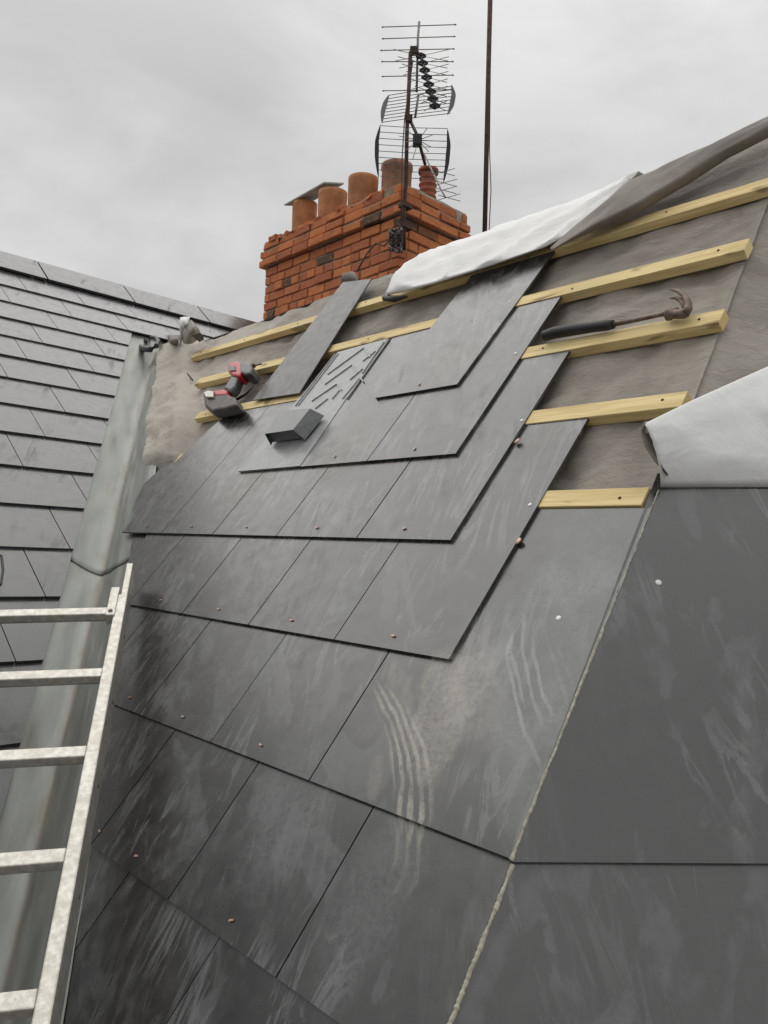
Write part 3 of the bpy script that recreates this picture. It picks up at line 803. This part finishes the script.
for k in range(7):
    m = MB(); uu = -.26*k
    c = P0(uu, WID/2, 0); r_ = .0155
    # D-shaped rung, flat side up
    pr = [(-r_, .012), (r_, .012), (r_*1.0, -.006), (r_*.6, -.016), (-r_*.6, -.016), (-r_, -.006)]
    m.prism([c - lleft*WID/2 + dl*a + ln*b for a, b in pr], [c + lleft*WID/2 + dl*a + ln*b for a, b in pr])
    m.build('rung', M['alu'], lad, bevel=.0025)

# ------------------------------------------------------------------ chimney
CC = far(400, 212, 5.2)                         # near corner, foot of the corbel
ax1 = V((-1, 0, 0)); ax2 = V((-.0447, .999, 0)).normalized()
def solve_len(axis, px, o=CC):
    lo_, hi = 0.0, 4.0
    for _ in range(60):
        mid = (lo_+hi)/2; q = o+axis*mid-EYE
        X = V((q.dot(V((c2w((1, 0, 0)))) ), q.dot(c2w((0, 0, 1))), 0)); sx = 384+F_PX*X.x/X.y
        if (sx-px)*(1 if px > 400 else -1) < 0: lo_ = mid
        else: hi = mid
    return lo_
LW = solve_len(ax1, 266); WW = solve_len(ax2, 463)
chim = thing('chimney', 'weathered orange brick chimney stack with crumbling top courses', 'chimney', CC-V((0, 0, 1.4)))
def zat(p, py):                                 # height where the pixel row py passes over the plan point p
    q = V((p.x, p.y, 0)); best = None
    lo_, hi = 0, 12
    for _ in range(50):
        mid = (lo_+hi)/2; w = V((p.x, p.y, mid))-EYE
        sy = 512-F_PX*w.dot(c2w((0, 1, 0)))/w.dot(c2w((0, 0, 1)))
        if sy > py: lo_ = mid
        else: hi = mid
    return lo_
def rough_up(m, amt):
    for i, v in enumerate(m.v):
        m.v[i] = v + V((random.uniform(-amt, amt), random.uniform(-amt, amt), random.uniform(-amt, amt)))
def tone(me, vals):
    at = me.attributes.new('tone', 'FLOAT', 'FACE')
    for i, v in enumerate(vals): at.data[i].value = v
BH, BL, JG = .058, .185, .009
def brick_wall(z0, rows_, off, name, rag=0.0, par=None, zs=None):
    """all four faces, every brick a block; off = how far the face stands proud"""
    m = MB(); tones = []
    core = MB(); c0 = CC + ax1*(-off+.012) + ax2*(-off+.012); 
    l, w = LW+2*off-.024, WW+2*off-.024
    core.box(V((c0.x, c0.y, z0)), ax1*l, ax2*w, V((0, 0, rows_*(BH+JG)-.004)))
    for r_ in range(rows_):
        z = z0 + r_*(BH+JG)
        for (o0, dx, dn_, ln_) in ((CC-ax1*off-ax2*off, ax1, ax2, LW+2*off), (CC-ax2*off-ax1*off, ax2, ax1, WW+2*off),
                                  (CC+ax2*(WW+off)-ax1*off, ax1, -ax2, LW+2*off), (CC+ax1*(LW+off)-ax2*off, ax2, -ax1, WW+2*off)):
            x = -(r_ % 2)*(BL+JG)/2 - random.random()*.02
            while x < ln_:
                a, b = max(0, x), min(ln_, x+BL)
                if r_ % 3 == 2 : b = min(ln_, x+BL*.48)
                if b-a > .02:
                    if random.random() > rag:
                        dpt = random.uniform(-.004, .005) + (random.uniform(-.006, 0.012) if rag or random.random() < .1 else 0)
                        p = V((o0.x, o0.y, z)) + dx*a - dn_*dpt
                        k = len(m.f); jx = random.uniform(-.002, .002)
                        dz = BH*(1 if not rag else random.uniform(.75, 1.05))
                        m.box(p+V((0, 0, jx)), dx*(b-a-.001), dn_*(.06+dpt), V((0, 0, dz)) + dx*random.uniform(-.004, .004))
                        tv = random.random(); tones += [tv]*(len(m.f)-k)
                x += (BL if r_ % 3 != 2 else BL*.48) + JG
    rough_up(m, .003)
    o = m.build(name, M['brick'], par or chim, bevel=.006); tone(o.data, tones)
    core.build('mortar_core', M['joint'], par or chim)
zc = CC.z
brick_wall(zc-.015-(BH+JG)*29, 29, 0.0, 'brickwork')
zcap = zc-.012
brick_wall(zcap, 1, .035, 'corbel', rag=.03)
brick_wall(zcap+BH+JG, 1, .030, 'corbel', rag=.05)
# worn crown: rubble of broken bricks and mortar, higher and cleaner at the near corner
brick_wall(zcap+2*(BH+JG), 1, .022, 'corbel', rag=.12)
ztop = zcap+3*(BH+JG)-.02
m = MB(); tones = []
for i in range(340):
    a = random.random()**.8*LW; w = random.random()*WW if i > 70 else random.uniform(-.02, .1)
    s_ = random.uniform(.03, .10); p = V((CC.x, CC.y, ztop-.01)) + ax1*a + ax2*w
    v1 = (ax1+ax2*random.uniform(-.5, .5)).normalized()*s_; v2 = (ax2+ax1*random.uniform(-.5, .5)).normalized()*s_*.6
    k = len(m.f); m.box(p-v1/2-v2/2, v1, v2, V((random.uniform(-.02, .02), random.uniform(-.02, .02), random.uniform(.015, .055)))); tones += [random.random()]*(len(m.f)-k)
o = m.build('broken_crown', M['brick'], chim, bevel=.006); tone(o.data, tones)
m = MB(); rows = []
for i in range(32):
    ii = min(max(i-1, 0), 29); a = .0+(LW-.0)*ii/29-.012; row = []
    for j in range(16):
        jj = min(max(j-1, 0), 13); b = .028+(WW-.02)*jj/13
        e = min(ii/4, (29-ii)/4, jj/3, (13-jj)/3, 1)
        near = math.exp(-(a/.5)**2)
        hgt = (-.004 + .02*e + .040*near*(.6+.4*e) + .012*noise.noise(V((a*9, b*9, 2))))
        if i in (0, 31) or j in (0, 15): hgt = -.05
        row.append(V((CC.x, CC.y, ztop+hgt)) + ax1*a + ax2*b)
    rows.append(row)
m.grid(rows); m.build('flaunching', M['flaunch'], chim)
# pots
def pot(px, ytop, half_px, mat, aw=.5, style='plain', zb=None):
    o0 = CC+ax2*(WW*aw)
    l = solve_len(ax1, px, o0) if px < 404 else 0.0
    p = o0+ax1*l
    if px > 404: p = CC + ax2*solve_len(ax2, px, CC+ax1*.20) + ax1*.20
    dist = (V((p.x, p.y, CC.z))-EYE).dot(c2w((0, 0, 1)))
    r_ = half_px/F_PX*dist; zt = zat(p, ytop); z0 = ztop-.06; hgt = zt-z0
    m = MB()
    if style == 'ribbed':
        pr = [(r_*.8, 0)]
        n_ = 9
        for i in range(n_):
            z = hgt*(i+.2)/n_; pr += [(r_*.80, z), (r_*.95, z+hgt*.02), (r_*.95, z+hgt*.045), (r_*.84, z+hgt*.065)]
        pr += [(r_*1.05, hgt*.93), (r_*1.08, hgt), (r_*.8, hgt), (r_*.75, hgt*.4)]
    elif style == 'band':
        pr = [(r_*.93, 0), (r_*.93, hgt*.45), (r_*.97, hgt*.47), (r_*.97, hgt*.52), (r_*.93, hgt*.55), (r_*.95, hgt*.9), (r_, hgt*.93), (r_, hgt), (r_*.8, hgt), (r_*.78, hgt*.3)]
    else:
        pr = [(r_*.92, 0), (r_*.96, hgt*.5), (r_*1.0, hgt*.94), (r_*1.0, hgt), (r_*.85, hgt*1.0), (r_*.80, hgt*.3)]
    m.lathe(V((p.x, p.y, z0)), V((0, 0, 1)), pr, 28)
    m.build('chimney_pot', M[mat], chim)
    return p, r_, zt
pa = pot(301.5, 204, 12.5, 'pot'); pb = pot(329.5, 193, 14.7, 'pot'); pot(360, 179, 15.3, 'pot'); pot(393.5, 166, 16, 'potdull', .62, 'band'); pot(425.5, 170, 9.5, 'potred', .5, 'ribbed')
# slab lying over the first two pots
m = MB(); zt = max(pa[2], pb[2])
q0 = V((pa[0].x, pa[0].y, pa[2]+.004)); q1 = V((pb[0].x, pb[0].y, pa[2]+.02)); dv = (q1-q0)
bk = ax2*.10+V((0, 0, .032)); e = [q0-dv*.42-bk, q1+dv*.02-bk, q1+dv*.02+bk, q0-dv*.42+bk]; e = [p+V((0, 0, .03)) for p in e]
m.prism([p+V((0, 0, .014)) for p in e], e)
tag(m.build('pot_slab', M['pale'], None, bevel=.003), 'thin pale slab laid over the two leftmost chimney pots', 'slab')

# ------------------------------------------------------------------ aerials on the mast
DA = 5.12
P = lambda x, y, d=0.0: far(x, y, DA+d)
Q = lambda x, y, d=0.0: far(350+x/4.454, 10+y/4.454, DA+d)
mast = thing('aerial_mast', 'rusty tubular mast strapped to the near corner of the chimney', 'mast', P(404, 262))
m = MB(); m.tube([P(404, 250), P(403.5, 215), P(406, 180), P(407, 130), P(410.5, 52)], .0125, 10); m.build('pole', M['rust'], mast)
m = MB(); m.tube([Q(250, 478), Q(272, 500), Q(300, 560), Q(335, 690)], .010, 8); m.build('side_arm', M['rust'], mast)
for q_, w_ in ((Q(262, 485), .045), (Q(285, 182), .05)):
    m = MB(); m.cbox(q_, ray(384, 512)*.04, c2w((1, 0, 0))*w_, c2w((0, 1, 0))*.045); m.build('clamp', M['rust'], mast, bevel=.004)
for q_ in (P(402, 205), P(402, 226)):
    m = MB(); m.cbox(q_+V((0, .03, 0)), ax1*.055, ax2*.08, V((0, 0, .022))); m.build('bracket', M['rust'], mast)
cabl = thing('cable_tangle', 'tangle of dark coax cable hanging on the near chimney corner', 'cable', P(398, 240))
for s_ in range(7):
    m = MB(); pts = []; x0, y0 = random.uniform(391, 402), random.uniform(228, 252)
    for i in range(26):
        a = i*.55+s_; pts.append(P(396+5.5*math.cos(a*1.1+s_)+random.uniform(-2, 2), 240+11*math.sin(a*.8+s_*2)+random.uniform(-2, 2), -.06+.03*math.sin(a*1.7)))
    m.tube(pts, .0045, 5); m.build('coax', M['cable'] if s_ % 3 else M['antenna'], cabl)
m = MB(); m.tube([P(402, 232, -.05), P(401.5, 200, -.04), P(402, 160, -.03), P(404.5, 120, -.03), P(413, 60, -.02)], .0035, 6); m.build('coax', M['cable'], cabl)
m = MB(); m.tube([P(393, 236, -.05), P(384, 246, -.05), P(376, 243, .0), P(368, 252, -.02), P(362, 262, .02), P(357, 272, .05)], .005, 6); m.build('coax', M['cable'], cabl)

aer = thing('yagi_aerial', 'upper television aerial with straight rods up a pale upright boom', 'aerial', Q(300, 200))
m = MB(); m.tube([Q(308, 52), Q(302, 130), Q(297, 365)], .0075, 8); m.tube([Q(305, 375), Q(290, 480)], .0075, 8); m.build('boom', M['antenna'], aer)
for (x0, y0, x1, y1) in [(145, 76, 470, 65), (146, 128, 466, 118), (139, 180, 462, 173), (143, 230, 458, 230), (145, 296, 458, 290), (148, 360, 450, 355)]:
    m = MB(); m.tube([Q(x0, y0), Q(x1, y1)], .0032, 6)
    for e in ((x0, y0), (x1, y1)): m.lathe(Q(*e), c2w((1, 0, 0)), [(.0001, -.006), (.005, -.005), (.005, .005), (.0001, .006)], 6)
    m.build('rod', M['antenna'], aer)
aer2 = thing('cross_aerial', 'television aerial with black clips and X-shaped rods above its upper grid reflector', 'aerial', Q(350, 300))
m = MB(); m.tube([Q(295, 178), Q(316, 205, -.02), Q(340, 290, -.22), Q(378, 430, -.55)], .007, 8); m.build('boom', M['cable'], aer2)
for k in range(8):
    f = k/7; x = 316+62*f**1.05; y = 205+222*f; dz = -.02-.53*f
    m = MB(); m.cbox(Q(x, y, dz), c2w((1, 0, 0))*.016, c2w((0, 1, 0))*.014, c2w((0, 0, 1))*.05)
    for q_ in (-1, 1):
        for w_ in (-1, 1):
            m.cbox(Q(x+q_*11, y+w_*6, dz), c2w((1, .5*w_*q_, 0)).normalized()*.036, c2w((-.5*w_*q_, 1, 0)).normalized()*.0065, c2w((0, 0, 1))*.02)
    m.build('clip', M['black'], aer2)
    ln_ = 150-86*f
    for q_ in (-1, 1):
        m = MB(); kk = 1.0 if q_ > 0 else .95
        m.tube([Q(x+q_*ln_*kk*.85, y-30+8*f, dz), Q(x, y, dz), Q(x+q_*ln_*kk*.8, y+22, dz)], .0024, 5); m.build('rod', M['antenna'], aer2)
def crescent(pts, wpx, mat, par):
    m = MB(); L_, R_ = [], []
    n_ = 14
    for i in range(n_+1):
        f = i/n_; x, y = interp(pts, f); w = wpx*math.sin(math.pi*f)**.7
        L_.append((x-w/2, y)); R_.append((x+w/2, y))
    o = L_+R_[::-1]; o = [p for i, p in enumerate(o) if i not in (n_+1, 2*n_+1)]
    m.prism([Q(x, y, -.012) for x, y in o], [Q(x, y, .012) for x, y in o]); m.build('end_plate', mat, par)
crescent([(174, 376), (158, 410), (146, 455), (142, 508)], 22, M['silver'], aer2)
crescent([(452, 330), (462, 375), (452, 430), (433, 470)], 22, M['silver'], aer2)
for k in range(9):
    f = k/8; m = MB()
    xa = 172-28*f; ya = 380+120*f; xb = 455-8*f; yb = 340+120*f
    m.tube([Q(xa, ya), Q((xa+xb)/2, (ya+yb)/2-2, .10), Q(xb, yb)], .0024, 5); m.build('grid_rod', M['antenna'], aer2)
aer3 = thing('grid_aerial', 'lower television aerial with tall black curved end plates and fine grid', 'aerial', Q(300, 600))
crescent([(136, 508), (120, 580), (119, 660), (127, 752)], 19, M['black'], aer3)
crescent([(434, 526), (440, 600), (432, 690), (415, 775)], 19, M['black'], aer3)
for k in range(9):
    f = k/8; m = MB(); xa = 136-14*math.sin(f*3.1); ya = 515+225*f; xb = 434-12*f; yb = 528+225*f
    m.tube([Q(xa, ya), Q((xa+xb)/2, (ya+yb)/2+3, .10), Q(xb, yb)], .0022, 5); m.build('grid_rod', M['antenna'], aer3)
m = MB(); m.cbox(Q(300, 582, -.05), c2w((1, 0, 0))*.055, c2w((0, 1, 0))*.065, c2w((0, 0, 1))*.06); m.build('junction_box', M['black'], aer3, bevel=.005)
for k in range(11):
    m = MB(); a = R(-75+15*k+random.uniform(-5, 5)); r1 = random.uniform(60, 125)
    s_ = 1 if k % 2 else -1
    m.tube([Q(305, 580, -.05), Q(305+s_*r1*abs(math.cos(a))*.95, 580-r1*math.sin(a)*.75, -.10)], .0024, 5); m.build('rod', M['antenna'], aer3)
m = MB(); m.tube([Q(330, 640, -.02), Q(405, 800, -.30), Q(425, 835, -.36)], .005, 6); m.build('boom', M['antenna'], aer3)
for (x, y) in ((395, 722), (405, 770), (402, 802), (420, 835)):
    for dy in (-22, 22):
        m = MB(); m.tube([Q(x-28, y-dy*.5, -.3), Q(x+72, y+dy*.75, -.3)], .0022, 5); m.build('rod', M['antenna'], aer3)

pole = thing('tall_pole', 'tall thin rusty pole rising behind the ridge beside the chimney', 'pole', far(484.3, 240, 4.6))
m = MB(); m.tube([far(484.0, 262, 4.6), far(487, 130, 4.6), far(491.6, -60, 4.6)], .0135, 10); m.build('tube', M['rust'], pole)
m = MB(); m.tube([far(489, 232, 4.6), far(491, 190, 4.6), far(489.5, 150, 4.6), far(490.5, 60, 4.6), far(493.5, -50, 4.6)], .0028, 5); m.build('wire', M['cable'], pole)

# ------------------------------------------------------------------ hammer
def slab(px, h, th, name, mat, par, bevel=.003, fr=F1):
    pts = [(*fr.at(x, y, h), h) if len((x, y)) == 2 else None for x, y in px]
    m = MB(); m.prism([fr(a, b, h) for a, b, h in pts], [fr(a, b, h-th) for a, b, h in pts]); return m.build(name, mat, par, bevel=bevel)
h6 = lambda x, y: (480+x/2.667, 270+y/2.667)
ham = thing('claw_hammer', 'claw hammer with black grip and rusty head resting along a batten', 'hammer', F1(*F1.at(612, 330, 0), -.01))
g0 = [F1(*F1.at(*h6(x, y), .0), .004) for x, y in ((172, 180), (200, 171), (250, 163), (300, 156), (340, 151), (358, 149))]
m = MB(); m.tube(g0, [.013, .0145, .014, .0125, .0125, .010], 12); m.build('grip', M['black'], ham)
g1 = [F1(*F1.at(*h6(x, y), .0), .004) for x, y in ((356, 149), (420, 137), (480, 124), (530, 112))]
m = MB(); m.tube(g1, [.006, .0048, .0048, .007], 10); m.build('shaft', M['steel'], ham)
hp = lambda x, y, h: F1(*F1.at(*h6(x, y), h), h)
m = MB(); m.tube([hp(500, 119, .004), hp(508, 118, .004), hp(514, 118, .004), hp(530, 117, .006), hp(545, 116, .008), hp(554, 112, .008)], [.0135, .0135, .0095, .0105, .011, .008], 14); m.build('head', M['steel'], ham)
m = MB(); m.tube([hp(545, 118, .008), hp(555, 104, .010), hp(556, 88, .012), hp(546, 69, .014), hp(529, 56, .015), hp(506, 50, .015)], [.010, .009, .0075, .006, .0045, .0018], 10); m.build('claw', M['steel'], ham)
m = MB(); m.tube([hp(548, 108, .000), hp(546, 92, .000), hp(535, 80, .002), hp(522, 74, .003), hp(508, 75, .004)], [.008, .007, .0055, .004, .0018], 10); m.build('claw', M['steel'], ham)

# ------------------------------------------------------------------ impact driver
d4 = lambda x, y: (120+x/5.486, 300+y/5.486)
dr = thing('cordless_drill', 'red and black cordless impact driver lying across the left battens', 'power drill', F1(*F1.at(228, 385, 0), 0))
def fat(pts, h, th, name, mat, par=dr, bev=.008): return slab([d4(*p) for p in pts], h, th, name, mat, par, bev)
fat([(592, 352), (605, 338), (640, 333), (662, 345), (664, 392), (650, 415), (615, 412), (590, 392)], .046, .052, 'motor_housing', M['red'])
fat([(655, 342), (690, 335), (714, 348), (722, 372), (712, 400), (685, 406), (655, 395)], .046, .056, 'gearbox', M['blackp'])
fat([(600, 362), (628, 358), (632, 385), (602, 388)], .0505, .006, 'emblem_plate', M['blackp'], bev=.001)
m = MB(); m.tube([F1(*F1.at(*d4(715, 366), .02), .02), F1(*F1.at(*d4(735, 361), .02), .02)], [.012, .009], 10); m.build('chuck', M['steel'], dr)
m = MB(); m.tube([F1(*F1.at(*d4(733, 361), .02), .02), F1(*F1.at(*d4(775, 350), .02), .02)], .0033, 6); m.build('drill_bit', M['steel'], dr)
fat([(612, 408), (652, 412), (640, 440), (628, 470), (600, 502), (562, 488), (585, 450)], .038, .040, 'handle', M['blackp'], bev=.012)
fat([(628, 412), (655, 418), (650, 434), (634, 436)], .034, .02, 'trigger', M['red'], bev=.003)
fat([(505, 500), (560, 488), (585, 494), (580, 518), (520, 522)], .043, .05, 'foot', M['red'], bev=.006)
fat([(455, 520), (462, 500), (510, 503), (585, 512), (635, 540), (640, 572), (590, 588), (500, 606), (462, 578)], .040, .045, 'battery', M['battery'], bev=.008)
fat([(458, 508), (478, 496), (510, 500), (508, 530), (470, 530)], .052, .01, 'belt_clip', M['alu'], bev=.002)
# slim dark offcut strip under the driver
m = MB(); m.tube([F1(*F1.at(*d4(640, 562), -.03), -.02), F1(*F1.at(*d4(690, 520), -.03), -.028), F1(*F1.at(*d4(728, 480), -.03), -.03)], [.007, .005, .0015], 6)
tag(m.build('tool_bit', M['black']), 'thin black pointed punch lying beside the drill battery', 'punch')

# ------------------------------------------------------------------ scraps at the head of the valley
f4 = lambda x, y, h=.02: F1(*F1.at(*d4(x, y), h), h)
m = MB(); m.tube([f4(72, 214, .03), f4(90, 240, .035), f4(125, 268, .04), f4(165, 272, .045), f4(200, 252, .04), f4(210, 225, .035), f4(195, 205, .03), f4(165, 203, .02)], [.010, .014, .016, .016, .014, .012, .010, .006], 8)
e = [f4(72, 208), f4(150, 214), f4(155, 236), f4(90, 232)]; m.prism([p+F1.n*.02 for p in e], [p for p in e])
tag(m.build('lead_offcut', flat('dark_lead', (.06, .065, .065), .5, .3), bevel=.003), 'curled dark lead offcut at the head of the lead valley', 'offcut')
scrap = thing('membrane_scrap', 'small folded white and taupe scrap standing at the head of the valley', 'scrap', f4(360, 200))
m = MB()
tri = [[f4(330, 96, .10), f4(352, 92, .11), f4(384, 92, .10)], [f4(328, 140, .07), f4(352, 140, .10), f4(374, 128, .09)], [f4(328, 180, .05), f4(345, 175, .07), f4(358, 160, .07)], [f4(330, 244, .0), f4(334, 238, .02), f4(338, 232, .01)]]
m.grid(tri); m.build('white_face', M['white'], scrap, solid=.002)
m = MB(); tri = [[f4(384, 96, .09), f4(405, 120, .10), f4(430, 150, .08), f4(446, 180, .04)], [f4(368, 140, .08), f4(392, 150, .12), f4(415, 172, .09), f4(440, 205, .02)], [f4(345, 190, .06), f4(372, 200, .09), f4(400, 215, .05), f4(425, 220, .0)], [f4(338, 235, .0), f4(360, 245, .03), f4(385, 245, .02), f4(405, 235, -.02)]]
m.grid(tri); m.build('taupe_face', M['felt'], scrap, solid=.002, sub=1)
m = MB(); e = [f4(395, 195, .10), f4(440, 178, .08), f4(446, 200, .05), f4(420, 212, .06)]; m.prism(e, [p-F1.n*.02 for p in e]); m.build('dark_edge', M['black'], scrap)
m = MB(); rows = []
for i in range(9):
    a = i/8; row = []
    for j in range(9):
        b = j/8; x = 262+66*a; y = 192+58*b; row.append(f4(x, y, -.02+.09*math.sin(a*math.pi)*math.sin(b*math.pi)))
    rows.append(row)
m.grid(rows); tag(m.build('felt_pucker', M['grey'], None, solid=.002), 'dark puckered felt fold beside the white scrap', 'felt fold')
m = MB(); m.tube([f4(332, 240, .01), f4(335, 300, -.02), f4(345, 370, -.03), f4(375, 410, -.028), f4(400, 440, -.028)], [.0012, .0012, .0012, .003, .003], 6)
tag(m.build('cord', M['cable']), 'thin dark cord trailing down the felt from the white scrap', 'cord')
# small puckered end of felt above the loose slate
m = MB(); m.tube([F1(*F1.at(342, 283, -.01), -.012), F1(*F1.at(346, 279, -.01), -.006), F1(*F1.at(352, 278, -.01), -.006), F1(*F1.at(357, 280, -.01), -.014)], [.006, .022, .024, .004], 10)
tag(m.build('felt_tuft', M['grey']), 'small grey felt tuft at the ridge behind the loose slate', 'felt fold')
# black loop by the left edge
m = MB(); m.tube([F3(*F3.at(-6, 553, .03), .03), F3(*F3.at(1.5, 556, .03), .03), F3(*F3.at(3, 570, .03), .03), F3(*F3.at(1, 584, .03), .03), F3(*F3.at(-6, 590, .03), .03)], .004, 6)
tag(m.build('strap_loop', M['black']), 'small black strap loop at the left frame edge on the finished roof', 'strap')

# ------------------------------------------------------------------ sky, sun, camera
w = bpy.data.worlds.new('World'); scene.world = w; w.use_nodes = True
t = w.node_tree; n = t.nodes; n.clear()
out = n.new('ShaderNodeOutputWorld'); sky = n.new('ShaderNodeTexSky'); sky.sky_type = 'NISHITA'; sky.sun_disc = False
_sd = c2w((-.33, .76, .56)).normalized(); SUN_EL = math.asin(_sd.z); SUN_AZ = math.atan2(_sd.x, _sd.y)   # the bright part of the overcast
sky.sun_elevation = SUN_EL; sky.sun_rotation = SUN_AZ
b1n = n.new('ShaderNodeBackground'); t.links.new(sky.outputs[0], b1n.inputs[0]); b1n.inputs[1].default_value = .06
tc = n.new('ShaderNodeTexCoord')
def wn(kind, **k):
    x = n.new(kind)
    return x
mpn = n.new('ShaderNodeMapping'); t.links.new(tc.outputs['Generated'], mpn.inputs[0]); mpn.inputs['Scale'].default_value = (1.0, 1.0, 2.2); mpn.inputs['Location'].default_value = (1.3, .4, .2)
n1_ = n.new('ShaderNodeTexNoise'); t.links.new(mpn.outputs[0], n1_.inputs['Vector']); n1_.inputs['Scale'].default_value = 2.1; n1_.inputs['Detail'].default_value = 5; n1_.inputs['Roughness'].default_value = .55; n1_.inputs['Distortion'].default_value = .35
mr = n.new('ShaderNodeMapRange'); mr.interpolation_type = 'SMOOTHSTEP'; t.links.new(n1_.outputs[0], mr.inputs[0]); mr.inputs[1].default_value = .34; mr.inputs[2].default_value = .66; mr.inputs[3].default_value = .57; mr.inputs[4].default_value = .755
sp = n.new('ShaderNodeSeparateXYZ'); t.links.new(tc.outputs['Generated'], sp.inputs[0])
zg = n.new('ShaderNodeMapRange'); t.links.new(sp.outputs[2], zg.inputs[0]); zg.inputs[1].default_value = .48; zg.inputs[2].default_value = 1.0; zg.inputs[3].default_value = 1.0; zg.inputs[4].default_value = 2.1
mu = n.new('ShaderNodeMath'); mu.operation = 'MULTIPLY'; t.links.new(mr.outputs[0], mu.inputs[0]); t.links.new(zg.outputs[0], mu.inputs[1])
cbn = n.new('ShaderNodeMix'); cbn.data_type = 'RGBA'; cbn.blend_type = 'MULTIPLY'; cbn.inputs[0].default_value = 1; cbn.inputs[6].default_value = (1.0, 1.0, .985, 1)
t.links.new(mu.outputs[0], cbn.inputs[7])
b2n = n.new('ShaderNodeBackground'); t.links.new(cbn.outputs[2], b2n.inputs[0]); b2n.inputs[1].default_value = 1.0
mx = n.new('ShaderNodeMixShader'); mx.inputs[0].default_value = .95; t.links.new(b1n.outputs[0], mx.inputs[1]); t.links.new(b2n.outputs[0], mx.inputs[2]); t.links.new(mx.outputs[0], out.inputs[0])

sl = bpy.data.lights.new('sun', 'SUN'); sl.energy = .8; sl.angle = R(58); sl.color = (1, .97, .93)
so = bpy.data.objects.new('sun', sl); col.objects.link(so)
# sun stands up and to the left, a little behind the camera
az = SUN_AZ
sd = V((math.sin(az)*math.cos(SUN_EL), math.cos(az)*math.cos(SUN_EL), math.sin(SUN_EL)))
so.rotation_euler = sd.to_track_quat('Z', 'Y').to_euler(); so.location = (0, 0, 30)

cd = bpy.data.cameras.new('camera'); cam = bpy.data.objects.new('camera', cd); col.objects.link(cam); scene.camera = cam
from mathutils import Matrix
rx, uy, bz_ = c2w((1, 0, 0)), c2w((0, 1, 0)), c2w((0, 0, -1))
mat = Matrix(((rx.x, uy.x, bz_.x, EYE.x), (rx.y, uy.y, bz_.y, EYE.y), (rx.z, uy.z, bz_.z, EYE.z), (0, 0, 0, 1)))
cam.matrix_world = mat
cd.sensor_fit = 'HORIZONTAL'; cd.sensor_width = 36; cd.lens = 36*F_PX/768; cd.clip_start = .02; cd.clip_end = 2000
scene.render.resolution_x = 768; scene.render.resolution_y = 1024
scene.view_settings.view_transform = 'Standard'; scene.view_settings.look = 'None'; scene.view_settings.exposure = 0; scene.view_settings.gamma = 1
